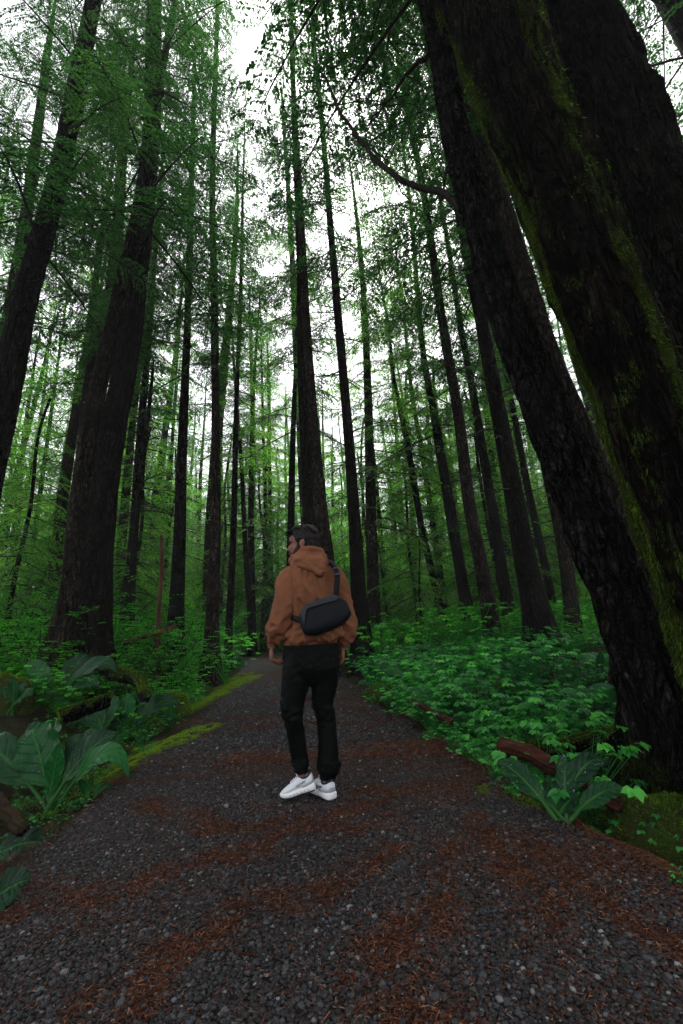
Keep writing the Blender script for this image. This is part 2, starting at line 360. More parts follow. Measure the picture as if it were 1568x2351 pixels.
def pebbles():
    iv, jf = ico(); var = []
    for k in range(16):
        q = iv*(1+.8*(rng.random((12, 1))-.5))*np.array([1, .75+.3*rng.random(), .4+.3*rng.random()]); var.append(q @ rotz(rng.random()*6).T)
    var = np.array(var)
    xa, ya = scatter(130000, 1.25, 3.9, power=1.3); xb, yb = scatter(34000, 3.9, 9, -3.0, 1.6); xc, yc = scatter(700, 1.3, 6)
    x = np.r_[xa, xb, xc]; y = np.r_[ya, yb, yc]
    r = np.r_[rng.gamma(4, .0009, len(xa))+.002, rng.gamma(4, .0014, len(xb))+.004, rng.random(700)*.005+.007]
    li = litter(x, y); o = outside(x, y); ok = (o < .12*rng.random(len(x))) & (rng.random(len(x)) > li*.78) & (mossy(x, y) < .5)
    x, y, r = x[ok], y[ok], np.minimum(r[ok], .017); n = len(x)
    k = rng.integers(0, 16, n); V = var[k]*r[:, None, None]*1.15
    a = rng.random(n)*6.3; ca, sa = np.cos(a)[:, None], np.sin(a)[:, None]
    V = np.stack([V[..., 0]*ca-V[..., 1]*sa, V[..., 0]*sa+V[..., 1]*ca, V[..., 2]], -1)
    V += np.stack([x, y, gz(x, y)+.004+r*.25], -1)[:, None]
    F = (jf[None]+(np.arange(n)*12)[:, None, None]).reshape(-1, 3)
    t = np.clip(rng.beta(2, 2.6, n)+(rng.random(n) > .985)*.5, 0, 1)
    link('gravel', npmesh('gravel', V.reshape(-1, 3), [F], [PEB], tint=np.repeat(t, 12)), kind='stuff', label='dark grey crushed stone gravel covering the forest path', cat='gravel')
pebbles()
m = Mat('dry_needles'); m.base(m.ramp(m.att('tint'), [(0, (.014, .005, .003)), (.5, (.062, .022, .011)), (.93, (.12, .045, .022)), (1, (.22, .11, .06))]), .8, .1); DRY = m.m
def needles():
    xa, ya = scatter(330000, 1.25, 4.5, power=1.2); xb, yb = scatter(50000, 4.5, 10, -3.2, 1.8); x = np.r_[xa, xb]; y = np.r_[ya, yb]
    li = litter(x, y); o = outside(x, y); ok = (o < .35) & (rng.random(len(x)) < np.clip(li*1.0+.14, 0, 1)); x, y = x[ok], y[ok]; n = len(x)
    L = .005+.009*rng.random(n)**2+(y > 4)*.008; L[rng.random(n) > .998] *= 3.0
    a = rng.random(n)*6.3; d = np.stack([np.cos(a), np.sin(a), (rng.random(n)-.5)*.7], -1)*L[:, None]
    s = np.stack([-np.sin(a), np.cos(a), rng.random(n)*.5], -1)*(.0011+.0007*rng.random(n)+(y > 4)*.0012)[:, None]
    c = np.stack([x, y, gz(x, y)+.007+.005*rng.random(n)], -1)
    V = np.stack([c-d-s, c-d+s, c+d+s*.6, c+d-s*.6], 1).reshape(-1, 3)
    link('needle_litter', npmesh('needle_litter', V, [np.arange(4*n).reshape(-1, 4)], [DRY], tint=np.repeat(np.clip(rng.random(n)+.2*(rng.random(n) > .9), 0, 1), 4)), kind='stuff', label='rust red fallen conifer needles lying in bands on the gravel path', cat='fallen needles')
needles()

# ------------------------------------------------------------------ conifer foliage
def spray(L, rg, dens=1.0, blade=.055, droop=.25, wood=0, needle=1, leafy=1.0):
    """flat hemlock frond along +x with drooping tip"""
    g = Geo(); n = 7; s = np.linspace(0, 1, n); bend = (rg.random()-.5)*.35
    ax = np.stack([s*L, bend*L*s**2, -droop*L*s**2.2+.05*L*s], -1)
    tube(g, ax, .006+.018*L/2.5*(1-s), 4, 0, .5, False)
    k = int(26*dens*max(.5, L/2.3)); B = []; D = []; W = []
    for i in range(k):
        t = .24+.76*(i+rg.random())/k; base = np.array([np.interp(t, s, ax[:, c]) for c in range(3)])
        side = 1 if i % 2 else -1; tl = L*(.34*(1-t)**.6+.07)*(.6+.6*rg.random()); an = side*radians(48+22*rg.random())
        dr = -.25-.5*rg.random(); dirv = np.array([cos(an), sin(an), .05])
        m_ = 3; q = np.linspace(0, 1, m_+1); tw = base+dirv*(q*tl)[:, None]+np.array([0, 0, 1.])*(dr*tl*q**2)[:, None]
        tube(g, tw[[0, -1]], [.004, .001], 3, 0, .5, False)
        nb = max(3, int(tl/blade*2.0*leafy*dens))
        for side2 in (-1, 1):
            u = rg.random(nb)*.97+.03; pb = np.stack([np.interp(u, q, tw[:, c]) for c in range(3)], -1)
            a2 = an+side2*np.radians(35+35*rg.random(nb)); dd = np.stack([np.cos(a2), np.sin(a2), -.15-.55*rg.random(nb)], -1)
            ln = blade*(.6+.9*rg.random(nb)); B.append(pb); D.append(dd*ln[:, None]); W.append(ln)
    B = np.concatenate(B); D = np.concatenate(D); W = np.concatenate(W); N = len(B)
    side = np.cross(D, np.array([0, 0, 1.])+.9*(rg.random((N, 3))-.5)); side /= np.linalg.norm(side, axis=1)[:, None]
    hw = (W*.2)[:, None]
    V = np.stack([B, B+D*.55+side*hw, B+D, B+D*.5-side*hw], 1).reshape(-1, 3)
    g.add(V, np.arange(4*N).reshape(-1, 4), 1, np.repeat(np.clip(.5+.25*rg.standard_normal(N), 0, 1), 4)); return g.pack()
rg = np.random.default_rng(11)
SPR = [spray(2.4, rg, 1.1, .062, .18+.2*rg.random()) for _ in range(6)]            # near and middle trees
SPR_N = [spray(2.4, rg, 1.5, .038, .2+.2*rg.random()) for _ in range(5)]          # trees closest to the camera
SPR_LO = [spray(2.4, rg, .7, .125, .2+.2*rg.random()) for _ in range(5)]           # far trees
SPR_FINE = [spray(1.5, rg, 1.25, .034, .12+.15*rg.random()) for _ in range(5)]      # young trees close by
DENS = 1.15
def crown(g, axis, h0, h1, R, nb, rg, sprs, shape='spire', tintamp=.27, up=.15):
    """branches round the line axis(h)->point, from h0 to h1"""
    ga = 0
    for i in range(nb):
        t = ((i+rg.random())/nb)**1.0; h = h0+(h1-h0)*t; ga += 2.4+rg.random()*.6
        if shape == 'spire': rr = R*(1-t)**.65*(.55+.6*rg.random())+.25
        else: rr = R*(.35+.65*sin(pi*min(1, t*.9+.1)))*(.5+.65*rg.random())
        if rg.random() < .12: rr *= .45
        sp = sprs[rg.integers(len(sprs))]; L = 2.4 if sprs is not SPR_FINE else 1.5
        el = radians(-14+34*t*up/.15*.5+14*(rg.random()-.5)); roll = (rg.random()-.5)*.7
        Rm = rotz(ga) @ roty(-el) @ rotx(roll)
        g.addg(sp, Rm, axis(h), rr/L, tintamp*2*(rg.random()-.5)+.10*(t-.5))
def dead(g, axis, rad, h0, h1, nb, rg, Lm=1.3, m=0, curve=1, ang=None):
    for i in range(nb):
        h = h0+(h1-h0)*rg.random(); a = rg.random()*6.3 if ang is None else ang+rg.normal()*.5; L = Lm*(.3+.9*rg.random()); el = radians(-5+40*(rg.random()-.35))
        d = np.array([cos(a)*cos(el), sin(a)*cos(el), sin(el)]); s = np.linspace(0, 1, 5)
        pts = axis(h)+d*(s*L)[:, None]+np.array([0, 0, 1.])*(-.16*L*s**2*curve)[:, None]+(rg.random((5, 3))-.5)*.07*L*s[:, None]
        pts[0] = axis(h); r0 = min(.022, .012+.01*L)*(.6+.6*rg.random()); tube(g, pts, r0*(1-.85*s), 4, m, .5, False)
        for _ in range(rg.integers(2, 6)):
            u = .3+.65*rg.random(); b = np.array([np.interp(u, s, pts[:, c]) for c in range(3)])
            e = d*.6+(rg.random(3)-.5)*1.4; e /= np.linalg.norm(e); l2 = L*.35*(.4+rg.random())
            p2 = np.stack([b, b+e*l2*.5+(rg.random(3)-.5)*.06, b+e*l2+np.array([0, 0, -.15*l2])]); tube(g, p2, [r0*.4, r0*.28, .001], 3, m, .5, False)

def trunk_mesh(name, pts, rad, mat, flare=.9, flobes=5, seed=0, nseg=20, nr=90, rough=.05, moss=None, mossb=0.0, plates=0):
    """pts,rad from the ground to the tip, world coordinates minus pts[0]"""
    q = cat(np.column_stack([pts, rad]), nr); p = q[:, :3]; r = np.maximum(q[:, 3], .015)
    T, U, W = frames(p); a = np.arange(nseg)*2*pi/nseg; h = (p[:, 2]-p[0, 2])
    A, H = np.meshgrid(a, h); ca, sa = np.cos(A), np.sin(A)
    fl = flare*np.exp(-H/(.30+1.2*r[0]))*(.65+.5*np.maximum(0, np.cos(A*flobes+seed))+.35*np.cos(A*2+seed*2)*.5)
    nz = (fbm(np.stack([ca*2.2+seed, sa*2.2, H*.45], -1), 3, seed)-.5)*rough*3.2
    nz += (fbm(np.stack([ca*9, sa*9+seed, H*1.6], -1), 3, seed+5)-.5)*rough*2.2
    if plates:
        c1 = fbm(np.stack([ca*7, sa*7+seed, H*1.5], -1), 2, seed+11); c2 = vnoise(np.stack([ca*20, sa*20, H*9+c1*6], -1), seed+12)
        nz += plates*((1-np.abs(2*c1-1)*5).clip(-1.5, .4)*-.5+(c2-.5)*.55)
    rr = r[:, None]*(1+fl+nz)
    V = p[:, None]+U[:, None]*(rr*ca)[..., None]+W[:, None]*(rr*sa)[..., None]
    N = U[:, None]*ca[..., None]+W[:, None]*sa[..., None]
    mo = np.zeros_like(A)+mossb+.30*np.exp(-H/1.2)
    if moss is not None: mo += moss(N, H, V)
    V2 = V.reshape(-1, 3); i = np.arange(nr-1)[:, None]*nseg; j = np.arange(nseg)[None]; j2 = (j+1) % nseg
    F = np.stack([i+j, i+j2, i+nseg+j2, i+nseg+j], -1).reshape(-1, 4)
    me = npmesh(name, V2, [F], [mat], smooth=True, extra={'moss': mo.ravel()}); return me, V, N, mo, (p, r)
GROUP_NEAR = None
def tree(name, label, cat_, poly, Y, mat=BARK, H=28, crown_=None, deads=None, flare=.8, moss=None, mossb=0, nseg=20, rough=.05, seed=1, group=None, part2=None, dy=None, tufts=None, extra=None, nr=110, plates=0):
    rg = np.random.default_rng(seed+1000)
    def line(poly, Y):
        pw = []
        for k, (x, y, wd) in enumerate(poly[::-1]):
            p = P(x, y, Y); 
            a_ = poly[::-1][max(0, k-1)]; b_ = poly[::-1][min(len(poly)-1, k+1)]; sl_ = (a_[0]-b_[0])/(a_[1]-b_[1]+1e-6)
            pw.append([*p, .5*wd*depth(p)/FPX*.96/math.sqrt(1+((x-784)/FPX)**2)/math.sqrt(1+sl_*sl_)])
        return np.array(sorted(pw, key=lambda q: q[2]))
    def full(pw):
        b = pw[0]; s = (pw[1]-pw[0])/max(.3, pw[1][2]-pw[0][2]); gx = gzf(b[0], b[1])-.15
        if b[2] > gx+.1:
            e = b-s*(b[2]-gx)*.6; e[2] = gx; e[3] = max(b[3], min(e[3], b[3]*1.15)); pw = np.vstack([e, pw])
        else: pw[0][2] = min(pw[0][2], gx)
        t = pw[-1]; k = max(0, len(pw)-3); s = (pw[-1]-pw[k])/max(.5, pw[-1][2]-pw[k][2])
        if t[2] < H-2:
            for hh in np.linspace(t[2], H, 5)[1:]:
                e = t+s*(hh-t[2]); e[3] = t[3]*max(.08, (1-(hh-t[2])/(H-t[2]))**.8); pw = np.vstack([pw, e])
        return pw
    pw = full(line(poly, Y)); loc = pw[0, :3].copy(); pw[:, :3] -= loc
    root = empty(name, loc, label=label, cat=cat_, group=group)
    me, V, N, mo, (p, r) = trunk_mesh('trunk', pw[:, :3], pw[:, 3], mat, flare, 4+seed % 3, seed, nseg, nr, rough, moss, mossb, plates=plates)
    link('trunk', me, root)
    axis = lambda h: np.array([np.interp(h, p[:, 2], p[:, c]) for c in range(2)]+[h])
    if part2:
        p2, m2 = part2; pw2 = full(line(p2, Y-.05)); pw2[:, :3] -= loc
        me2, V2, N2, mo2, _ = trunk_mesh('trunk', pw2[:, :3], pw2[:, 3], m2, flare, 5, seed+9, nseg, 110, rough, moss, mossb+.15); link('trunk', me2, root)
    g = Geo(); nm = NEEDLE
    if crown_: h0, h1, R, nb, sp, nm = crown_; crown(g, axis, h0, h1, R, int(nb*DENS), rg, sp)
    for dd in deads or []: dead(g, axis, r, *dd[:3], rg, *dd[3:])
    if g.n: link('crown', g.mesh('crown', [TWIG, nm]), root)
    if tufts: tufts(root, V, N, mo, rg)
    if extra: extra(root, axis, loc)
    return root, axis, loc
def moss_tufts(n, thr=.45, L=.03, mat=None, hang=1.0, wmul=1.0):
    def f(root, V, N, mo, rg):
        nr, ns = mo.shape; i = rg.integers(0, nr-1, n*3); j = rg.integers(0, ns, n*3); u = rg.random((n*3, 1)); v = rg.random((n*3, 1)); j2 = (j+1) % ns
        hgt = V[i, j][:, 2]; 
        p = (V[i, j]*(1-u)+V[i+1, j]*u)*(1-v)+(V[i, j2]*(1-u)+V[i+1, j2]*u)*v; nn = N[i, j]*(1-v)+N[i, j2]*v
        mk = mo[i, j]+(fbm(p*7, 3, 3)-.5)*1.1; ok = (mk > thr) & (p[:, 2] < 10+0*mk); p, nn, mk = p[ok][:n], nn[ok][:n], mk[ok][:n]; k = len(p)
        ln = L*(.4+1.2*rg.random(k))[:, None]*(1+1.6*(rg.random(k) > .93))[:, None]
        d = nn*.55+np.array([0, 0, -1.])*hang*(.4+rg.random((k, 1)))+(rg.random((k, 3))-.5)*.7; d *= ln/np.linalg.norm(d, axis=1)[:, None]
        s = np.cross(d, nn+(rg.random((k, 3))-.5)); s *= (ln*.13*wmul)/(np.linalg.norm(s, axis=1)[:, None]+1e-9)
        b = p-nn*.004; W = np.stack([b-s, b+s, b+d*.6+s*.9, b+d], 1).reshape(-1, 3)
        link('moss', npmesh('moss', W, [np.arange(4*k).reshape(-1, 4)], [mat or MOSSM], tint=np.repeat(np.clip(.5+1.0*(mk-thr-.15)+.25*rg.standard_normal(k), 0, 1), 4)), root, kind='stuff')
    return f
exec_order = []
# -- PARTS BELOW ARE APPENDED
# ------------------------------------------------------------------ the trees one can tell apart
def limb(name, label, pts, r0, parent, mat=TWIG, twigs=8, seed=3, dyc=0, foliage=0):
    """a long bare limb through pixel/distance points (x, y, Y), as a part of its tree"""
    rg = np.random.default_rng(seed); w3 = np.array([P(*q) for q in pts])-np.array(parent.location); q = cat(w3, 26); s = np.linspace(0, 1, 26)
    g = Geo(); q += (rg.random((26, 3))-.5)*.03; tube(g, q, r0*(1-.8*s)+.003, 7)
    for _ in range(twigs):
        u = .2+.78*rg.random(); b = np.array([np.interp(u, s, q[:, c]) for c in range(3)]); d = (rg.random(3)-.5)*np.array([2, 1.2, 1.6]); d /= np.linalg.norm(d)
        l = .25+.7*rg.random(); e = np.stack([b, b+d*l*.5+(rg.random(3)-.5)*.1, b+d*l+np.array([0, 0, -.12])]); tube(g, e, [r0*.28, r0*.18, .002], 4)
        if rg.random() < foliage: g.addg(SPR[rg.integers(6)], rotz(rg.random()*6.3), b, .25+.25*rg.random())
    o = link(name, g.mesh(name, [mat, NEEDLE]), parent)
    if label: o['label'] = label
sideL = lambda a, amt, pw=1.5: (lambda N, H, V: amt*np.maximum(0, N[..., 0]*cos(a)+N[..., 1]*sin(a))**pw)

# left edge
tree('conifer_tree', 'dark leaning trunk cut off by the left edge, nearest tree on the left', 'tree',
     [(215, 0, 36), (175, 200, 44), (135, 400, 50), (88, 580, 58), (50, 720, 66), (15, 900, 76), (-30, 1100, 84), (-90, 1400, 96)], 6.3, BARK, 26,
     (7.5, 26, 2.9, 62, SPR_N, NEEDLE), [(4, 12, 16, 1.3)], seed=2, rough=.07, nseg=50, nr=220, plates=.06, mossb=.05,
     extra=lambda r, a, l: limb('limb', None, [(208, 130, 6.3), (240, 160, 6.2), (285, 192, 6.1), (350, 203, 6.0), (430, 240, 5.9)], .05, r, seed=5, foliage=.5))
tree('conifer_tree', 'slim brown trunk behind the leaning trunk at the left edge, thin bare branches', 'tree',
     [(105, 150, 19), (62, 480, 31), (20, 740, 37), (-30, 1050, 44), (-80, 1350, 50)], 9.5, BARK_RED, 25, (9, 25, 3.0, 60, SPR_N, NEEDLE), [(5, 15, 40, 2.2)], seed=3)
# double tree
tree('double_trunk_tree', 'big twin trunk conifer with flared mossy roots on the left bank', 'tree',
     [(354, 0, 35), (350, 250, 40), (335, 450, 46), (322, 580, 50), (296, 790, 57), (268, 950, 62), (245, 1090, 66), (228, 1250, 70), (216, 1400, 80), (211, 1500, 94), (210, 1600, 108)], 7.4, BARK, 30,
     (9.2, 30, 3.1, 90, SPR_N, NEEDLE), [(3.5, 12, 30, .9), (1.5, 4, 6, .4)], flare=.45, moss=sideL(pi, .3), mossb=.04, nseg=64, nr=300, plates=.05, rough=.07, seed=4,
     part2=([(340, 330, 22), (312, 500, 28), (280, 650, 36), (250, 790, 42), (222, 900, 45), (198, 1040, 50), (180, 1200, 54), (168, 1340, 58), (154, 1440, 78), (142, 1520, 110), (136, 1600, 130)], BARK_SPECK), tufts=moss_tufts(30000, .40, .014, MOSSM))
tree('conifer_tree', 'black trunk just left of the big twin trunk, behind it', 'tree',
     [(285, 300, 22), (262, 620, 31), (235, 750, 34), (205, 890, 32), (182, 1120, 30), (165, 1280, 34), (160, 1400, 38)], 10.5, BARK, 26, (8, 26, 3, 70, SPR, NEEDLE), [(4, 14, 40, 1.8)], seed=5)
tree('conifer_tree', 'straight dark trunk left of the twin trunk rising from bright green shrubs', 'tree',
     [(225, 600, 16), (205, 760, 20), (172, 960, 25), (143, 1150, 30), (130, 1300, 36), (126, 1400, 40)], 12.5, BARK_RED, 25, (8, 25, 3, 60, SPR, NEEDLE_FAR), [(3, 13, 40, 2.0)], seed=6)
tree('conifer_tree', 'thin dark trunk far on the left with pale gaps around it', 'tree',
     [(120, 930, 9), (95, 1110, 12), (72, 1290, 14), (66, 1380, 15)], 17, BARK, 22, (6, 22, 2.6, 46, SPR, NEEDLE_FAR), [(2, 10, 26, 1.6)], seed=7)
tree('conifer_tree', 'slender trunk right of the big twin trunk, mossy with short stubs', 'tree',
     [(362, 500, 10), (345, 740, 14), (325, 965, 20), (311, 1165, 22), (302, 1290, 26), (296, 1360, 32), (292, 1440, 36)], 11.5, BARK, 24, (7, 24, 2.4, 44, SPR, NEEDLE), [(3, 13, 46, 1.5)], mossb=.22, seed=8)
tree('broken_snag', 'thin mossy dead tree with crooked bare branches beside the slender left trunk', 'dead tree',
     [(352, 830, 5), (346, 900, 9), (330, 1040, 12), (318, 1150, 13), (305, 1300, 16), (300, 1430, 20)], 10.8, BARK, 8.6, None, [(2.5, 7.6, 34, 1.7)], mossb=.35, seed=9)
tree('conifer_tree', 'straight black speckled trunk standing behind the reddish fallen pole, left of the path', 'tree',
     [(441, 350, 13), (432, 690, 17), (422, 940, 22), (416, 1090, 26), (410, 1300, 33), (403, 1440, 40), (398, 1530, 46)], 11, BARK, 27, (8.5, 27, 2.7, 66, SPR, NEEDLE), [(3.5, 12, 46, 1.0)], mossb=.02, seed=10)
tree('conifer_tree', 'tall mossy brown trunk nearest the path on its left side', 'tree',
     [(500, 0, 10), (488, 400, 14), (492, 690, 18), (495, 940, 20), (495, 1190, 25), (489, 1380, 31), (486, 1460, 34), (484, 1560, 40)], 10.3, BARK_SPECK, 28, (9, 28, 2.5, 64, SPR, NEEDLE), [(4, 12, 40, .8)], moss=sideL(0, .2), mossb=.12, seed=11, flare=1.1)
tree('conifer_tree', 'narrow black trunk between the mossy path side trunk and the bend of the path', 'tree',
     [(557, 450, 6), (552, 690, 9), (542, 940, 12), (537, 1190, 15), (529, 1380, 17), (525, 1465, 18), (523, 1560, 20)], 12.5, BARK, 24, (11, 24, 1.7, 34, SPR, NEEDLE), [(5, 17, 44, 1.0)], seed=12)
tree('conifer_tree', 'thin leaning trunk just right of the narrow black trunk where the path bends', 'tree',
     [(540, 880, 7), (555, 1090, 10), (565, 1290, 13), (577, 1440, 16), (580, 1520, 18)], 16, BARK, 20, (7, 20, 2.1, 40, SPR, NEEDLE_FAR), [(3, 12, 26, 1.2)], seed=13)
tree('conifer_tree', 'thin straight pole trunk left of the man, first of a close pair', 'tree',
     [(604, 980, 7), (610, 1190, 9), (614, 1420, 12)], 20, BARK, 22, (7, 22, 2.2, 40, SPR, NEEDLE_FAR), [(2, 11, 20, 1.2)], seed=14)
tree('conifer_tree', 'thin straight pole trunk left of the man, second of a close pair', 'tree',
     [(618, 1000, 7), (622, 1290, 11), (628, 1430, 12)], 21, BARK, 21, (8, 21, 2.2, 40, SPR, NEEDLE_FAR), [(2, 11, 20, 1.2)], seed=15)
# behind the man
tree('double_trunk_tree', 'tall twin trunk conifer rising directly behind the head of the man', 'tree',
     [(668, 0, 8), (676, 250, 12), (687, 450, 18), (697, 650, 21), (705, 800, 25), (716, 950, 28), (733, 1150, 34), (747, 1290, 44), (755, 1400, 52), (760, 1500, 60)], 9.6, BARK_SPECK, 27,
     (11, 27, 2.0, 46, SPR, NEEDLE), [(8, 18, 40, 1.6)], seed=16, part2=([(684, 600, 8), (690, 800, 17), (697, 950, 24), (704, 1080, 27), (710, 1200, 30), (722, 1350, 36), (728, 1480, 44)], BARK), nseg=28)
tree('conifer_tree', 'pale grey trunk half hidden left of the twin trunk behind the man', 'tree',
     [(652, 300, 9), (661, 425, 11), (671, 600, 14), (680, 800, 17), (690, 1000, 19), (700, 1200, 21), (712, 1440, 24)], 15, BARK_PALE, 30, (12, 30, 2.6, 56, SPR, NEEDLE), [(7, 18, 20, 1.2)], seed=17)
tree('conifer_tree', 'moss covered slim trunk seen above the hair of the man, left of the twin trunk', 'tree',
     [(678, 850, 9), (673, 990, 13), (668, 1200, 17), (664, 1460, 20)], 13, BARK, 19, (7.5, 19, 2.4, 54, SPR, NEEDLE_FAR), [(4, 10, 14, .8)], mossb=.32, seed=18)
tree('conifer_tree', 'straight black trunk beside the right shoulder of the man', 'tree',
     [(722, 100, 9), (745, 350, 13), (757, 500, 15), (774, 700, 19), (800, 1000, 24), (814, 1200, 30), (822, 1350, 36), (828, 1440, 42), (830, 1510, 50)], 9.8, BARK, 27, (9.5, 27, 2.2, 50, SPR, NEEDLE), [(4, 15, 56, 1.3)], seed=19, flare=.6, nseg=28)
# right side
tree('conifer_tree', 'thin reddish trunk standing alone right of the black trunk near the man', 'tree',
     [(836, 800, 5), (844, 915, 7), (869, 1165, 10), (884, 1365, 13), (890, 1440, 14)], 19, BARK_RED, 20, (8, 20, 2.0, 36, SPR, NEEDLE_FAR), [(3, 12, 26, 1.1)], seed=20)
tree('conifer_tree', 'slightly leaning thin black trunk left of the speckled brown trunk on the right', 'tree',
     [(893, 760, 7), (904, 865, 9), (939, 1040, 14), (969, 1215, 16), (1004, 1365, 19), (1022, 1470, 22)], 14.5, BARK, 19, (5.5, 19, 2.6, 60, SPR, NEEDLE_FAR), [(3, 12, 40, 1.5)], seed=21)
tree('conifer_tree', 'thin grey trunk between two black trunks in the right middle distance', 'tree',
     [(925, 700, 7), (944, 890, 9), (969, 1040, 12), (999, 1240, 16), (1020, 1400, 18)], 17.5, BARK, 24, (7, 24, 2.6, 54, SPR, NEEDLE_FAR), [(3, 12, 22, 1.4)], seed=22)
tree('conifer_tree', 'thick black trunk standing left of the speckled brown trunk on the right', 'tree',
     [(945, 500, 9), (969, 790, 14), (999, 965, 19), (1032, 1165, 26), (1062, 1340, 30), (1084, 1470, 34)], 13.5, BARK, 27, (7, 27, 3.0, 70, SPR, NEEDLE_FAR), [(3, 10, 22, 1.4)], seed=23)
tree('conifer_tree', 'brown trunk with pale lichen speckles, right of centre', 'tree',
     [(935, 250, 12), (974, 450, 15), (999, 625, 19), (1024, 790, 23), (1054, 965, 26), (1079, 1165, 30), (1109, 1320, 36), (1128, 1430, 42), (1140, 1530, 50)], 9.6, BARK_SPECK, 27, (10, 27, 2.8, 64, SPR, NEEDLE), [(4, 12, 30, 1.5)], seed=24, nseg=28)
tree('conifer_tree', 'dark slim trunk just right of the lichen speckled brown trunk', 'tree',
     [(1035, 600, 12), (1056, 740, 15), (1084, 890, 18), (1109, 1040, 22), (1134, 1190, 26), (1162, 1370, 31), (1186, 1500, 36)], 11.8, BARK, 25, (7.5, 25, 2.4, 54, SPR, NEEDLE), [(3, 10, 20, 1.4)], seed=25)
tree('conifer_tree', 'stout black trunk with drooping mossy branches, largest of the middle right trunks', 'tree',
     [(1058, 500, 24), (1084, 640, 28), (1106, 740, 32), (1134, 890, 38), (1176, 1115, 47), (1206, 1290, 56), (1238, 1430, 68), (1256, 1520, 80)], 8.4, BARK, 24, (8, 24, 2.6, 60, SPR, NEEDLE), [(3.4, 9, 30, 1.8)], mossb=.12, seed=26, nseg=32,
     extra=lambda r, a, l: [r0 for r0 in [0]])
tree('conifer_tree', 'dark trunk half hidden behind the stout black trunk on the right', 'tree',
     [(1180, 950, 15), (1211, 1115, 18), (1244, 1265, 20), (1275, 1420, 24), (1285, 1500, 26)], 13.5, BARK, 22, (7, 22, 2.6, 50, SPR, NEEDLE_FAR), [(3, 9, 20, 1.6)], seed=27)
tree('conifer_tree', 'brownish trunk right of the stout black trunk, close to the leaning giants', 'tree',
     [(1225, 900, 24), (1255, 1070, 28), (1280, 1190, 31), (1302, 1310, 36), (1316, 1440, 42), (1324, 1530, 50)], 10.2, BARK_SPECK, 24, (8, 24, 2.4, 50, SPR, NEEDLE), [(3, 9, 22, 1.6)], seed=28, nseg=24)

# the leaning giants
def arc(r, a, l):
    limb('limb', 'long bare limb arching out to the left', [(1062, 478, 3.5), (1020, 446, 3.6), (975, 434, 3.7), (920, 412, 3.8), (868, 372, 3.9), (815, 305, 4.0), (775, 245, 4.1), (748, 180, 4.2), (700, 140, 4.3)], .042, r, twigs=10, seed=8)
    limb('limb', None, [(985, 125, 3.5), (958, 145, 3.6), (930, 172, 3.7), (905, 215, 3.8), (875, 250, 3.9), (845, 285, 4.0)], .03, r, twigs=8, seed=9)
    limb('limb', None, [(1050, 330, 3.5), (1030, 380, 3.5), (1018, 430, 3.6), (1010, 470, 3.7)], .02, r, twigs=5, seed=10)
tree('leaning_conifer', 'rough black barked trunk leaning left, with a long bare arching limb', 'tree',
     [(960, -90, 44), (984, 0, 47), (1008, 100, 50), (1030, 225, 56), (1055, 350, 66), (1098, 500, 76), (1140, 650, 86), (1172, 740, 90), (1218, 850, 100), (1276, 1000, 116), (1330, 1140, 130), (1392, 1290, 146), (1440, 1410, 152), (1478, 1520, 158), (1506, 1620, 172), (1524, 1720, 200), (1530, 1820, 215)], 3.45, BARK_ROUGH, 28,
     (9.5, 28, 2.8, 70, SPR_N, NEEDLE), None, flare=.55, seed=30, nseg=130, nr=800, plates=.20, rough=.10, mossb=-.03, moss=lambda N, H, V: .38*np.exp(-H/.9), tufts=moss_tufts(9000, .62, .012), extra=arc)
tree('conifer_tree', 'brown trunk squeezed between the rough black trunk and the mossy giant', 'tree',
     [(1040, 50, 26), (1086, 250, 36), (1131, 400, 48), (1173, 550, 58), (1216, 700, 68), (1265, 850, 76), (1330, 1000, 84), (1390, 1150, 92), (1445, 1350, 104), (1480, 1600, 120)], 5.2, BARK_SPECK, 27, (10, 27, 2.6, 56, SPR_N, NEEDLE), None, seed=31, nseg=60, nr=300, plates=.06, rough=.06, moss=sideL(0, .3), mossb=.05, tufts=moss_tufts(12000, .45, .014, MOSSM))
def gm(N, H, V):
    lf = N[..., 0]*-.85+N[..., 1]*.50; fr = N[..., 0]*-.52-N[..., 1]*.85
    l = np.maximum(0, lf)**3; r = np.exp(-((-lf-.74)/.27)**2)*(fr > -.3)
    s = fbm(np.stack([N[..., 0]*2.5, N[..., 1]*2.5, H*.35], -1), 3, 77)
    s2 = fbm(np.stack([N[..., 0]*6, N[..., 1]*6, H*1.6], -1), 3, 79)
    return (.70*l+.46*r)*sstep(s2, .30, .60)+.55*(s-.5)+.30*(s2-.5)+.12-.22*(1-sstep(H, .6, 1.9))+.10*np.exp(-H/.2)
def gm_t(root, V, N, mo, rg):
    moss_tufts(230000, .42, .014, MOSSM, 1.3, .5)(root, V, N, mo, rg)
tree('giant_mossy_tree', 'huge moss draped trunk leaning in from the right, the closest tree', 'tree',
     [(1075, -120, 200), (1119, 0, 203), (1175, 180, 200), (1229, 320, 203), (1290, 450, 208), (1350, 620, 214), (1395, 725, 220), (1450, 860, 228), (1502, 1000, 240), (1560, 1165, 252), (1605, 1305, 262), (1648, 1450, 262), (1690, 1600, 270), (1730, 1750, 285), (1755, 1860, 310)], 2.75, BARK_GIANT, 30,
     (10.5, 30, 3, 70, SPR_N, NEEDLE), None, flare=.3, seed=32, nseg=150, nr=700, plates=.12, rough=.10, moss=gm, tufts=gm_t)
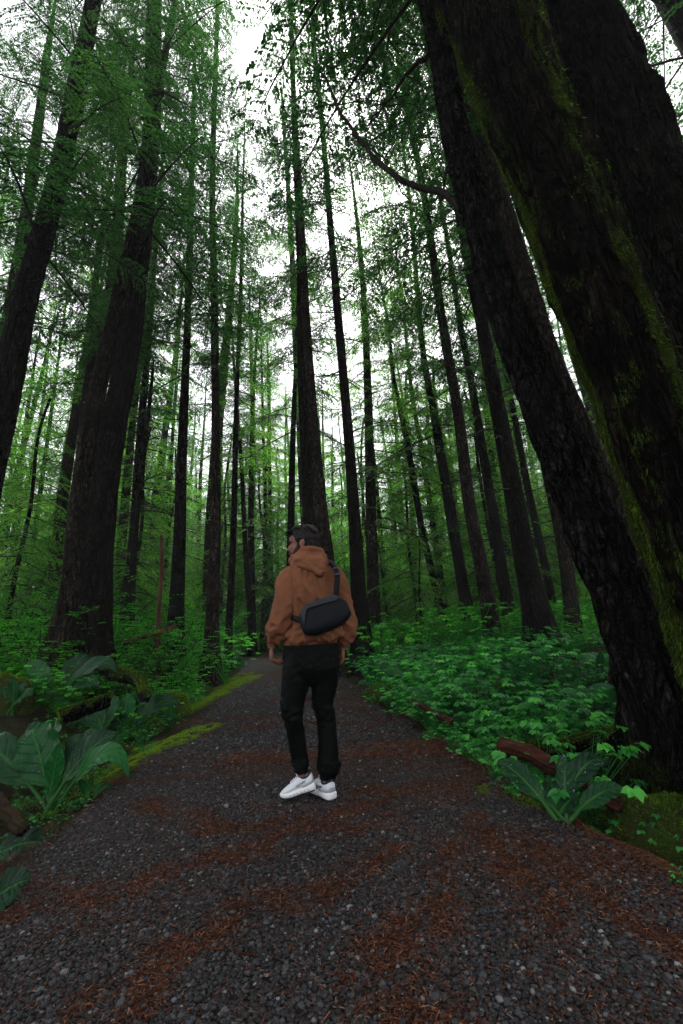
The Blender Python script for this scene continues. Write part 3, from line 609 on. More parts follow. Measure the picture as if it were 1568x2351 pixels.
tree('giant_dark_tree', 'massive dark scaly trunk behind the moss draped giant, at the right edge', 'tree',
     [(1272, -60, 165), (1300, 0, 170), (1368, 130, 180), (1424, 260, 195), (1475, 390, 205), (1530, 520, 215), (1590, 700, 230), (1670, 950, 255), (1760, 1250, 285), (1830, 1500, 310), (1870, 1700, 340)], 3.9, BARK_GIANT, 32,
     (12, 32, 3.2, 90, SPR_N, NEEDLE), None, flare=.7, seed=33, nseg=130, nr=500, plates=.12, rough=.08, mossb=-.12)

# ------------------------------------------------------------------ background trees (copies share their meshes)
def far_proto(k, sp, nm, H, h0, R, nb, mat, r0):
    rg = np.random.default_rng(300+k); h = np.linspace(0, H, 12)
    pts = np.stack([.25*np.sin(h*.2+k), .25*np.cos(h*.17+k*2)-.25*cos(k*2), h], -1); pts[:, 0] -= pts[0, 0]; pts[:, 1] -= pts[0, 1]
    r = r0*(1-h/H)**.75+.015; me, V, N, mo, (p, rr) = trunk_mesh('trunk', pts, r, mat, .5, 5, k+50, 12, 40, .05, None, .05*(k % 3))
    ax = lambda z: np.array([np.interp(z, p[:, 2], p[:, 0]), np.interp(z, p[:, 2], p[:, 1]), z])
    g = Geo(); crown(g, ax, h0, H, R, int(nb*1.6), rg, sp); dead(g, ax, rr, 1.5, h0+3, 26, rg, 1.6)
    return me, g.mesh('crown', [TWIG, nm])
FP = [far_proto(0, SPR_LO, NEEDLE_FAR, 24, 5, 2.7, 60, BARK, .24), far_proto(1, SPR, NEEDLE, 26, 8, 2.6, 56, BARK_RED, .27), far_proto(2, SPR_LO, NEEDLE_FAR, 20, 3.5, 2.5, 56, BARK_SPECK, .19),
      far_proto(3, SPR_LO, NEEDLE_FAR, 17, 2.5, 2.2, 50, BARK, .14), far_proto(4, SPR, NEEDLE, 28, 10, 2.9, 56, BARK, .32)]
taken = [(o.location.x, o.location.y) for o in bpy.data.objects if o.parent is None and o.type == 'EMPTY']
def stand(n, y0, y1, half, kinds, label, group, rs, mind=1.3, xf=None):
    rg = np.random.default_rng(rs); k = 0; tries = 0
    while k < n and tries < 9000:
        tries += 1; y = y0+(y1-y0)*rg.random()**.85; x = (rg.random()*2-1)*(half*y*.5+4)
        if xf and not xf(x, y): continue
        if y < 17 and outside(np.array([x]), np.array([y]))[0] < 1.0: continue
        if any((x-a)**2+(y-b)**2 < mind**2 for a, b in taken): continue
        # keep the light gap over the path open
        if abs(x+.1*y) < .11*y+.4 and y < 34 and rg.random() < .75: continue
        taken.append((x, y)); q = FP[kinds[rg.integers(len(kinds))]]; s = .8+.4*rg.random()
        r = empty('conifer_tree', (x, y, gzf(x, y)-.1), label=label, cat='tree', group=group); r.scale = (s, s, s)
        r.rotation_euler = ((rg.random()-.5)*.05, (rg.random()-.5)*.06, rg.random()*6.3)
        for nm, me in zip(('trunk', 'crown'), q): link(nm, me, r)
        k += 1
stand(46, 14, 30, 1.55, [0, 1, 2, 3, 3], 'slim conifer in the crowded middle distance of the forest', 'middle distance forest trees', 5)
stand(235, 28, 85, 1.5, [0, 2, 2, 3, 3, 0, 1, 4], 'faint far conifer deep in the background forest', 'far background forest trees', 6, 1.5)
# unseen trees added behind and beside the camera to shade the foreground
for k, (x, y) in enumerate([(-6.5, 1.5), (-3.2, -3.0), (2.8, -2.6), (6.5, 1.0), (-8.5, -1.5), (0, -5.5), (7.5, 5.5), (7.5, -4.5), (-5.5, -7), (4.5, -8), (10, .5), (-11, 3), (0.2, -10)]):
    r = empty('conifer_tree', (x, y, -.1), label='unseen conifer added behind the camera to shade the ground', cat='tree', group='shade trees added behind the camera'); r.rotation_euler = (0, 0, k*1.3)
    for nm, me in zip(('trunk', 'crown'), FP[(4, 1)[k % 2]]): link(nm, me, r)
# ------------------------------------------------------------------ young hemlocks, shrubs and ground plants
def young_proto(k, H, R, nb):
    rg = np.random.default_rng(500+k); h = np.linspace(0, H, 10); pts = np.stack([.12*np.sin(h+k)*h/H, .12*np.cos(h*1.3+k)*h/H, h], -1)
    me, V, N, mo, (p, rr) = trunk_mesh('trunk', pts, .035*(1-h/H)+.006+.004*H, BARK, .2, 5, k, 8, 20, .04)
    ax = lambda z: np.array([np.interp(z, p[:, 2], p[:, 0]), np.interp(z, p[:, 2], p[:, 1]), z]); g = Geo()
    crown(g, ax, .35, H, R, nb, rg, SPR, 'spire', .3, .05); return me, g.mesh('crown', [TWIG, NEEDLE_YOUNG])
YP = [young_proto(0, 5.5, 1.9, 60), young_proto(1, 8, 2.3, 80), young_proto(2, 3.2, 1.4, 40), young_proto(3, 10.5, 2.5, 90)]
def place(protos, names, spots, base, label, cat_, group, tilt=.05, smin=.8, smax=1.2, seed=1, sink=.03):
    rg = np.random.default_rng(seed); out = []
    for x, y in spots:
        q = protos[rg.integers(len(protos))]; s = smin+(smax-smin)*rg.random()
        r = empty(base, (x, y, gzf(x, y)-sink), label=label, cat=cat_, group=group); r.scale = (s, s, s)
        r.rotation_euler = ((rg.random()-.5)*tilt*2, (rg.random()-.5)*tilt*2, rg.random()*6.3)
        for nm, me in zip(names, q): link(nm, me, r)
        out.append(r)
    return out
def spots(n, xr, yr, seed, mind=.6, edge=.4, avoid=True):
    rg = np.random.default_rng(seed); o = []; t = 0
    while len(o) < n and t < 6000:
        t += 1; x = xr[0]+(xr[1]-xr[0])*rg.random(); y = yr[0]+(yr[1]-yr[0])*rg.random()
        e = float(outside(np.array([x]), np.array([y]))[0])
        if e < edge: continue
        if any((x-a)**2+(y-b)**2 < mind**2 for a, b in o): continue
        o.append((x, y))
    return o
place(YP, ('trunk', 'crown'), spots(14, (-13, -4.2), (10, 20), 1, 1.6, 1.2), 'young_conifer', 'young bright green hemlock with flat sprays left of the path', 'tree', 'young hemlocks left of the path', seed=2)
place(YP, ('trunk', 'crown'), spots(15, (1.2, 14), (11, 20), 3, 1.6, .9), 'young_conifer', 'young bright green hemlock with flat sprays right of the path', 'tree', 'young hemlocks right of the path', seed=4)
place(YP, ('trunk', 'crown'), spots(85, (-26, 28), (19, 42), 5, 1.5, .2), 'young_conifer', 'young hemlock far back between the trunks', 'tree', 'young hemlocks in the distance', smin=1, smax=1.7, seed=6)

def leaflet(g, b, d, n, L, W, t, m=0, droop=.15, seg=3):
    """folded oval leaf from b along d, face normal about n"""
    d = d/np.linalg.norm(d); s = np.cross(n, d); s /= np.linalg.norm(s)+1e-9; n = np.cross(d, s)
    u = np.linspace(0, 1, seg+1)[1:-1]; rows = [b]
    V = [b]; 
    for q in u:
        c = b+d*q*L-n*droop*L*q*q; wd = W*.5*sin(pi*q**.8)*1.05+.001; V += [c-s*wd+n*wd*.3, c, c+s*wd+n*wd*.3]
    V.append(b+d*L-n*droop*L); k = len(u); F = [(0, 1, 2, 2), (0, 2, 3, 3)]; T = [(0, 1, 2), (0, 2, 3)]; Q = []
    for i in range(k-1):
        a = 1+3*i; Q += [(a, a+3, a+4, a+1), (a+1, a+4, a+5, a+2)]
    e = 1+3*(k-1); z = len(V)-1; T += [(e, z, e+1), (e+1, z, e+2)]
    off = g.n; g.add(np.array(V), np.array(T), m, t)
    if Q: g.F.append(np.array(Q)+off); g.M.append(m)
def shrub_proto(k, H, n_st, nleaf, lsz, col):
    rg = np.random.default_rng(700+k); g = Geo()
    for i in range(n_st):
        a = rg.random()*6.3; out = H*(.25+.6*rg.random()); h = H*(.55+.5*rg.random()); s = np.linspace(0, 1, 6)
        pts = np.stack([cos(a)*out*s**1.3, sin(a)*out*s**1.3, h*s-(.18*h*s**4)], -1)+(rg.random((6, 3))-.5)*.05*s[:, None]; tube(g, pts, .007*(1-.8*s)+.001, 4, 0, .5, False)
        for j in range(nleaf):
            u = .3+.7*rg.random()**.8; b = np.array([np.interp(u, s, pts[:, c]) for c in range(3)]); a2 = a+rg.normal()*1.0; l = H*(.08+.20*rg.random())
            tw = np.array([cos(a2)*l, sin(a2)*l, l*(.25*rg.random()-.1)]); tube(g, np.stack([b, b+tw]), [.0022, .001], 3, 0, .5, False); nl = 7; t0 = rg.random()
            for q in range(nl):
                p = b+tw*(.2+.8*(q+.5)/nl); side = 1 if q % 2 else -1; an = a2+side*(.9+.4*rg.random()) if q < nl-1 else a2
                leaflet(g, p, np.array([cos(an), sin(an), .1-.3*rg.random()]), np.array([.3*(rg.random()-.5), .3*(rg.random()-.5), 1.]), lsz*(.7+.6*rg.random()), lsz*.55, np.clip(.25+.5*t0+.2*rg.normal(), 0, 1), 1)
    return (g.mesh('foliage', [TWIG, col]),)
SP = [shrub_proto(0, 1.0, 13, 9, .05, SHRUB), shrub_proto(1, 1.35, 15, 10, .055, SHRUB), shrub_proto(2, .7, 11, 9, .045, SHRUB)]
place(SP, ('foliage',), spots(70, (-9.5, -3.1), (6.3, 15), 11, .55, .7), 'leafy_shrub', 'bright green small leaved shrub on the left bank', 'shrub', 'shrubs on the left bank', seed=12)
place(SP, ('foliage',), spots(9, (-7, -3.6), (5.0, 6.6), 13, .6, 1.4), 'leafy_shrub', 'dark small leaved shrub among the roots of the twin trunk', 'shrub', 'shrubs beside the twin trunk', seed=14, smin=.5, smax=.8)
place(SP, ('foliage',), spots(70, (.3, 11), (7.5, 16), 15, .6, .45), 'leafy_shrub', 'green leafy shrub between the trunks right of the path', 'shrub', 'shrubs right of the path', seed=16, smin=.55, smax=1.0)
place(SP, ('foliage',), spots(75, (-16, 16), (15, 26), 17, .9, .1), 'leafy_shrub', 'bright shrub in the distance under the trees', 'shrub', 'distant shrubs', seed=18, smin=1.0, smax=1.6)

place(SP, ('foliage',), spots(34, (-11, -4.6), (8, 14), 19, .7, 1.2), 'tall_shrub', 'tall bright green shrub behind the twin trunk on the left bank', 'shrub', 'tall shrubs on the left bank', seed=20, smin=1.3, smax=1.9)
# low leafy cover as one mass
def cover_proto(k, H, nst, lsz, five):
    rg = np.random.default_rng(800+k); g = Geo()
    for i in range(nst):
        a = rg.random()*6.3; out = H*(.2+.9*rg.random()); h = H*(.5+.6*rg.random()); tip = np.array([cos(a)*out, sin(a)*out, h]); t0 = rg.random()
        tube(g, np.stack([np.zeros(3), tip*np.array([.4, .4, .6]), tip]), [.003, .0025, .0015], 3, 1, .3, False)
        nl = five; nrm = np.array([.5*(rg.random()-.5)+.3*cos(a), .5*(rg.random()-.5)+.3*sin(a), 1.])
        for q in range(nl):
            an = a+(q-(nl-1)/2)*(1.15 if nl < 5 else .8); ll = lsz*(1-.12*abs(q-(nl-1)/2))*(.8+.4*rg.random())
            leaflet(g, tip, np.array([cos(an), sin(an), -.1]), nrm, ll, ll*.62, np.clip(.05+.75*t0+.15*rg.normal(), 0, 1), 1, .25)
    return g.pack()
def frond(g, L, rg, R=None, base=None, m=1, dens=1.0):
    n = int(22*dens); s = np.linspace(0, 1, 8); ax = np.stack([s*L*.9, 0*s, L*(.55*s-.5*s**2.4)], -1); f = Geo(); tube(f, ax, .004*(1-s)+.001, 3, m, .3, False); t0 = rg.random()
    for i in range(n):
        t = .12+.87*i/n; b = np.array([np.interp(t, s, ax[:, c]) for c in range(3)]); ln = L*.3*sin(pi*min(1, (t*.85+.18)))**.9
        for sd in (-1, 1):
            k = 6; u = np.arange(k)/k; d = np.array([.35, sd, -.15]); d /= np.linalg.norm(d); pb = b+d*(u*ln)[:, None]; w_ = ln*.16*(1-u)[:, None]+.003
            a1 = np.array([.9, sd*.35, 0]); a2 = np.array([-.7, sd*.6, 0]); 
            V = np.concatenate([np.stack([pb-d*.0, pb+d*ln/k*1.1, pb+a1*w_*1.3+d*ln/k*.4], 1), np.stack([pb, pb+a2*w_*1.3+d*ln/k*.4, pb+d*ln/k*1.1], 1)]).reshape(-1, 3)
            f.add(V, np.arange(len(V)).reshape(-1, 3), m, np.clip(.3+.4*t0+.1*rg.standard_normal(len(V)), 0, 1))
    g.addg(f, R, base)
CP = [cover_proto(0, .30, 24, .055, 5), cover_proto(1, .24, 26, .044, 3), cover_proto(2, .46, 22, .068, 5), cover_proto(3, .15, 18, .035, 3)]
rg = np.random.default_rng(61); FG = []
for k in range(3):
    g = Geo()
    for i in range(5): frond(g, .45+.2*rg.random(), rg, rotz(i*1.3+rg.random()) @ roty(-.5), None, 1, .8)
    FG.append(g.pack())
def cover(name, n, xr, yr, edge, seed, protos, mats, label, smin=.7, smax=1.3, fn=None, cat_='ground plants'):
    rg = np.random.default_rng(seed); g = Geo(); x = xr[0]+(xr[1]-xr[0])*rg.random(n); y = yr[0]+(yr[1]-yr[0])*rg.random(n); e = outside(x, y); z = gz(x, y)
    dn = n2(x, y, .8, 3, seed); ok = (e > edge+.25*(rg.random(n)-.3)) & (dn > .38)
    if fn is not None: ok &= fn(x, y, e)
    for i in np.nonzero(ok)[0]:
        s = (smin+(smax-smin)*rg.random())*(.6+.7*float(dn[i]))*(.55+.45*float(sstep(e[i], edge, edge+.6)))
        g.addg(protos[rg.integers(len(protos))], rotz(rg.random()*6.3) @ rotx(.3*(rg.random()-.5)), np.array([x[i], y[i], z[i]-.02]), s, .9*(dn[i]-.5)+.25*(rg.random()-.5))
    link(name, g.mesh(name, mats), kind='stuff', label=label, cat=cat_)
cover('undergrowth', 1250, (.3, 9), (3.0, 9.5), .05, 71, CP, [TWIG, COVER], 'dense leafy ground plants and small ferns right of the gravel path', fn=lambda x, y, e: (x > 0) & ((x < 1.35+.4*y) | (y > 4)) & ((y > 4.0) | (x-redge(y) < .5+.3*(y-3))))
cover('tall_undergrowth', 130, (1.0, 8), (4.9, 8.5), .3, 171, [FG[1], FG[0], CP[2]], [TWIG, COVER], 'taller leafy plants and ferns standing in clumps on the right bank', .8, 1.25, fn=lambda x, y, e: n2(x, y, 1.1, 3, 172) > .52)
cover('bank_plants', 1300, (-9, -1.6), (5.6, 11), .45, 72, CP, [TWIG, SHRUB], 'low leafy plants covering the bank left of the path', .5, 1.0)
cover('far_plants', 1500, (-22, 22), (9.5, 24), .15, 73, [CP[2], CP[0]], [TWIG, SHRUB], 'bright green ground plants in the distance under the trees', 1.2, 2.2)
cover('edge_sprigs', 260, (.6, 4.2), (1.9, 4.2), .02, 74, [CP[3], CP[1]], [TWIG, COVER], 'small three leaved sprigs along the right edge of the path', .4, .8, fn=lambda x, y, e: e < 2.2)
cover('bank_sprigs', 160, (-3.4, -1.3), (1.9, 5.5), .12, 75, [CP[3], CP[1]], [TWIG, COVER], 'small three leaved sprigs along the left edge of the path', .4, .8)

def moss_field(name, n, xr, yr, dens, mat, L, label, seed):
    rg = np.random.default_rng(seed); x = xr[0]+(xr[1]-xr[0])*rg.random(n); y = yr[0]+(yr[1]-yr[0])*rg.random(n); d = dens(x, y); ok = rg.random(n) < d; x, y, d = x[ok], y[ok], d[ok]; k = len(x)
    c = np.stack([x, y, gz(x, y)+.008+.030*d*n2(x, y, 16, 2, 58)], -1); ln = (L*(.5+rg.random(k)))[:, None]*(.6+.5*d[:, None]); a = rg.random(k)*6.3
    dv = np.stack([np.cos(a)*.8, np.sin(a)*.8, .5+.8*rg.random(k)], -1)*ln; s = np.stack([-np.sin(a), np.cos(a), 0*a], -1)*ln*.22
    V = np.stack([c-s*.5, c+s*.5, c+dv*.6+s, c+dv, c+dv*.6-s], 1).reshape(-1, 3)
    link(name, npmesh(name, V, [np.arange(5*k).reshape(-1, 5)], [mat], tint=np.repeat(np.clip(.25+.45*d+.2*rg.standard_normal(k), 0, 1), 5)), kind='stuff', label=label, cat='moss')
moss_field('path_edge_moss', 420000, (-3.2, -1.4), (2.4, 10.5), lambda x, y: mossy(x, y)*sstep(-x, 1.3, 1.5), MOSSB, .008, 'bright yellow green moss along the left edge of the path', 81)
moss_field('right_edge_moss', 90000, (.7, 2.2), (2.0, 4.2), lambda x, y: mossy(x, y), MOSSM, .007, 'yellow green moss strip along the right edge of the path', 82)
moss_field('root_moss', 220000, (1.25, 3.2), (1.7, 3.6), lambda x, y: sstep(x-redge(y), .22, .6)*sstep(n2(x, y, 2.5, 3, 83), .3, .5)*.9, MOSSM, .008, 'olive moss carpet over the ground at the foot of the mossy giant', 83)
moss_field('bank_moss', 160000, (-6, -1.7), (3.2, 8), lambda x, y: sstep(ledge(y)-x, .1, .4)*sstep(n2(x, y, 1.4, 3, 84), .45, .6)*.9, MOSSM, .010, 'olive moss cushions over the left bank', 84)
# ------------------------------------------------------------------ big leaved swamp plants, ferns, logs, mossy mounds
m = Mat('big_leaf'); au = m.att('lu'); av = m.att('lv'); ab = m.math('ABSOLUTE', au)
ve = m.math('SINE', m.math('MULTIPLY', m.math('SUBTRACT', av, m.math('MULTIPLY', ab, .16)), 30)); ve = m.math('POWER', m.math('SUBTRACT', 1.0, m.math('ABSOLUTE', ve)), 5)
mid = m.ramp(ab, [(.02, (1, 1, 1)), (.12, (0, 0, 0))]); stem = m.ramp(av, [(.26, (1, 1, 1)), (.4, (0, 0, 0))])
col = m.ramp(m.math('ADD', m.att('tint'), m.math('MULTIPLY', m.math('SUBTRACT', m.noise(9, m.co(), 3), .5), .5)), [(.1, (.002, .020, .007)), (.5, (.004, .042, .011)), (.9, (.010, .10, .018))])
col = m.mix(m.math('MULTIPLY', ve, .10), col, (.03, .10, .035)); pale = m.mix(m.math('MULTIPLY', mid, .5), col, (.04, .15, .035)); pale = m.mix(m.math('MULTIPLY', stem, .5), pale, (.03, .12, .02))
m.base(pale, .33, .16); m.bump(m.math('ADD', m.math('MULTIPLY', ve, -.9), m.math('ADD', m.math('MULTIPLY', mid, -1.2), m.noise(22, m.co(), 3))), .55, .012); m.trans(m.mix(1.0, pale, (1.2, 1.8, .6), 'MULTIPLY'), .18); BIG = m.m
m = Mat('water_drop'); m.base((.8, .85, .85), .05, .9); m.b.inputs['Transmission Weight'].default_value = .6; DROP = m.m
def big_leaf(root, loc, base, tip, W, arch, seed, face=None, droop=0.0, tint=.5, drops=0, stemf=.26):
    rg = np.random.default_rng(seed); B = np.array(base)-loc; T = np.array(tip)-loc; D = T-B; L = np.linalg.norm(D)
    hz = D*np.array([1, 1, 0]); hz = hz/(np.linalg.norm(hz)+1e-6); up = np.array([0, 0, 1.])
    c1 = B+D*.35+up*arch*L*.9-hz*.04*L; c2 = B+D*.78+up*arch*L*(1.0+droop); n = 30; s = np.linspace(0, 1, n)[:, None]
    sp = B*(1-s)**3+3*c1*s*(1-s)**2+3*c2*s*s*(1-s)+T*s**3; tg = np.gradient(sp, axis=0); tg /= np.linalg.norm(tg, axis=1)[:, None]
    fv = np.array([0, -.75, .66]) if face is None else np.array(face, float); sd = np.cross(tg, fv); sd /= np.linalg.norm(sd, axis=1)[:, None]+1e-9; nm = np.cross(sd, tg)
    v = s[:, 0]; q = np.clip((v-stemf)/(1-stemf), 0, 1); wd = .43*W*np.sin(pi*q**.78)**.9*(1-.1*q)+.012*(1-q*.85); k = 17; u = np.linspace(-1, 1, k)
    wav = .055*W*np.sin(v[:, None]*23+u[None]*2+seed)*np.abs(u[None])**2*(q[:, None] > 0)+.06*W*(vnoise(np.stack([v[:, None]*9+0*u[None], u[None]*2+0*v[:, None], 0*v[:, None]+seed+0*u[None]], -1))-.5)
    ve_ = (1-np.abs(np.sin((v[:, None]-np.abs(u[None])*.16)*30)))**2*-.005*np.minimum(1, q*4)[:, None]*(np.abs(u[None]) > .05)
    cup = (.22*np.abs(u[None])**1.5*wd[:, None])*(1-1.5*q[:, None]**2)
    edge = 1+.05*np.sin(v*37+seed*1.7)+.03*np.sin(v*71+seed)
    V = sp[:, None]+sd[:, None]*(u[None]*(wd*edge)[:, None])[..., None]+nm[:, None]*(wav+ve_+cup)[..., None]
    i = np.arange(n-1)[:, None]*k; j = np.arange(k-1)[None]; F = np.stack([i+j, i+j+1, i+k+j+1, i+k+j], -1).reshape(-1, 4); Vf = V.reshape(-1, 3)
    # stalk with thickness, rib under the blade
    g = Geo(); g.add(Vf, F); tube(g, sp[:22]-nm[:22]*.004, np.linspace(.015, .004, 22), 8, 0, .5, False); g.pack(); m2 = len(g.V[0])-len(Vf)
    lu = np.r_[np.tile(u, n), np.zeros(m2)]; lv = np.r_[np.repeat(v, k), np.full(m2, .1)]
    me = npmesh('leaf', g.V[0], g.F, [BIG], tint=np.full(len(g.V[0]), tint), smooth=True, extra={'lu': lu, 'lv': lv}); link('leaf', me, root)
    if drops:
        a = rg.integers(9, n-2, drops); b = rg.integers(2, k-2, drops); p = V[a, b]+(rg.random((drops, 3))-.5)*np.array([.02, .02, .004])+nm[a]*.002; iv, jf = ico(); r = .0012+.0024*rg.random(drops)**2
        W_ = (p[:, None]+iv[None]*r[:, None, None]*np.array([1, 1, .6])).reshape(-1, 3); link('water_drops', npmesh('water_drops', W_, [(jf[None]+(np.arange(drops)*12)[:, None, None]).reshape(-1, 3)], [DROP], smooth=True), root, kind='stuff')
def cabbage(label, base, Yb, leaves, group=None, tint=.5, seed=0, drops=0):
    Yh = hit(base[0], base[1]) or Yb; Yh = min(max(Yh, Yb*.7), Yb*1.6); ks = Yh/Yb; Yb = Yh; b = P(base[0], base[1], Yb); b[2] = min(b[2], gzf(b[0], b[1]))-.02; r = empty('skunk_cabbage', b, label=label, cat='plant', group=group)
    for k, lf in enumerate(leaves):
        x, y, dy, W, ar = lf[:5]; ops = lf[5] if len(lf) > 5 else {}
        bb = b+np.array([.03*cos(k*2.1), .03*sin(k*2.1), 0]); o = dict(tint=tint+.18*sin(k*1.9+seed), drops=drops); o.update(ops)
        big_leaf(r, b, bb, P(x, y, Yb+dy), W*ks*.85, ar, seed*10+k, **o)
    return r
cabbage('largest big leaved plant at the left edge, broad wet leaf standing upright', (108, 1872), 2.62, [(66, 1662, .18, .34, .10, dict(face=(.1, -1, .25), drops=150)), (128, 1650, .42, .20, .08, dict(tint=.8, face=(-.5, -1, .2))), (268, 1692, .12, .22, .26, dict(drops=60)), (296, 1790, -.12, .15, .42, dict(droop=.5, tint=.85)), (136, 1706, .0, .12, .05, dict(tint=.75, face=(.2, -1, .1))), (232, 1690, .40, .24, .30, dict(droop=.2, drops=60)), (-70, 1700, .2, .28, .12), (262, 1745, .3, .20, .35, dict(droop=.4, drops=40))], seed=1)
cabbage('big leaved plant in front of the twin trunk roots', (122, 1625), 3.75, [(62, 1520, .3, .20, .15), (198, 1500, .2, .24, .14, dict(face=(.2, -1, .3), drops=60)), (268, 1545, .0, .20, .36, dict(droop=.3)), (66, 1580, -.1, .16, .45, dict(droop=.5)), (226, 1577, -.15, .20, .30, dict(drops=40))], seed=2)
cabbage('big leaved plant low beside the path edge, left of two neighbours', (240, 1690), 3.3, [(196, 1618, .1, .18, .22, dict(drops=40)), (143, 1640, .0, .16, .30, dict(droop=.3)), (262, 1596, .3, .18, .14), (222, 1625, .35, .14, .1)], seed=3)
cabbage('big leaved plant beside the bright moss, right of two neighbours', (288, 1672), 3.45, [(352, 1576, .25, .17, .16), (412, 1622, .05, .18, .30, dict(droop=.3)), (296, 1592, .15, .19, .12, dict(tint=.9)), (328, 1662, -.1, .13, .35), (262, 1640, .0, .15, .2)], seed=4)
cabbage('dark leaf lying low in the bottom left corner by the log, upper of two', (-70, 1990), 1.95, [(104, 1938, .05, .16, .16, dict(droop=.2, drops=20)), (-90, 1900, .1, .15, .1)], seed=5, tint=.3)
cabbage('dark leaf lying low in the bottom left corner, lower of two', (-70, 2090), 1.75, [(68, 2020, .0, .16, .10, dict(droop=.2)), (-100, 2000, .0, .15, .1)], seed=6, tint=.3)
cabbage('small pale stemmed sprout between the big plant and the path', (205, 1832), 2.85, [(232, 1795, .0, .04, .1, dict(tint=1.1)), (180, 1790, .1, .05, .1, dict(tint=.9)), (212, 1778, .1, .05, .05, dict(tint=1.)), (255, 1810, -.05, .04, .3)], seed=7)
cabbage('small upright sprout of narrow leaves at the mossy path edge', (388, 1668), 3.9, [(392, 1615, .0, .07, .05, dict(tint=.9)), (372, 1640, .1, .07, .1), (412, 1650, .0, .05, .2), (382, 1625, .15, .06, .05)], seed=8)
cabbage('wet big leaved plant in the hollow in front of the red rotten log', (1287, 1885), 2.72, [(1296, 1726, .15, .13, .04, dict(face=(-.1, -1, .2), drops=60)), (1348, 1732, .2, .13, .08, dict(face=(-.3, -1, .3), drops=30)), (1140, 1752, .15, .17, .18, dict(droop=.2, drops=30)), (1440, 1812, .0, .12, .16, dict(droop=.1)), (1396, 1758, .2, .15, .25, dict(droop=.3, drops=40)), (1262, 1780, .3, .14, .06), (1215, 1820, .05, .10, .2), (1330, 1830, -.05, .10, .2)], seed=9, tint=.38)
mids = [((1312, 1640), 4.6, 'big leaved plant in the green hollow left of the black leaning trunk', 11), ((1098, 1580), 5.2, 'big leaved plant deep among the ground plants right of the path', 12), ((1205, 1590), 5.0, 'pale big leaved plant under the stout black trunk', 13), ((1255, 1545), 6.2, 'big leaved plant at the foot of the stout black trunk', 14), ((862, 1590), 6.0, 'big leaved plant closest to the man at the right path edge', 15), ((945, 1560), 6.4, 'big leaved plant between the man and the right hand trunks', 16), ((1370, 1570), 5.2, 'big leaved plant touching the leaning black trunk', 17),
        ((405, 1560), 7.2, 'big leaved plant at the left path edge beside the mossy trunk', 18), ((548, 1540), 9.0, 'far big leaved plant at the left bend of the path', 19), ((20, 1640), 3.4, 'big leaved plant cut by the left edge', 20), ((330, 1525), 6.2, 'big leaved plant under the fallen reddish pole', 21)]
for (bx, by), Yb, lab, sd in mids:
    rg = np.random.default_rng(sd); sc_ = FPX/Yb; lv = []
    for k in range(6):
        a = -1.25+k*.5+rg.normal()*.1; h = (.26 if bx > 800 else .16)+.14*rg.random(); lv.append((bx+sin(a)*h*sc_*1.0, by-cos(a)*h*sc_*1.05-6, .25*(rg.random()-.4), .10+.05*rg.random(), .12+.25*abs(sin(a)), dict(droop=.3*abs(sin(a)), tint=.55+.3*rg.random())))
    cabbage(lab, (bx, by), Yb, lv, seed=sd)
# ferns: each frond a part
rg = np.random.default_rng(90); FM = []
for k in range(3): g = Geo(); frond(g, .55+.1*k, rg); FM.append(g.mesh('frond', [TWIG, FERN]))
def fern(x, y, s, label, seed):
    rg = np.random.default_rng(seed); r = empty('fern', (x, y, gzf(x, y)-.02), label=label, cat='fern', group=None); r.scale = (s,)*3
    for i in range(8):
        o = link('frond', FM[rg.integers(3)], r); o.rotation_euler = (.2*(rg.random()-.5), -.35-.35*rg.random(), i*.785+.4*rg.random())
for k, (px, py, Y, s, lab) in enumerate([(1010, 1650, 4.3, .9, 'fern leaning over the right path edge above the small red log'), (1100, 1720, 3.6, .8, 'dark fern overhanging the red rotten log'), (935, 1600, 5.4, 1.0, 'fern nearest the man on the right bank'), (1180, 1640, 4.3, 1.0, 'fern in the middle of the green hollow'), (1060, 1590, 5.6, 1.1, 'tall fern far among the ground plants'), (1270, 1680, 3.9, .7, 'small fern behind the mossy log'), (350, 1500, 7.6, 1.0, 'fern on the left bank under the fallen pole'), (1390, 1640, 4.1, .8, 'fern against the foot of the leaning black trunk'), (262, 1560, 4.6, .7, 'fern beside the roots of the twin trunk')]):
    q = P(px, py, min(max(hit(px, py) or Y, Y*.8), Y*1.5)); fern(q[0], q[1], s, lab, 900+k)
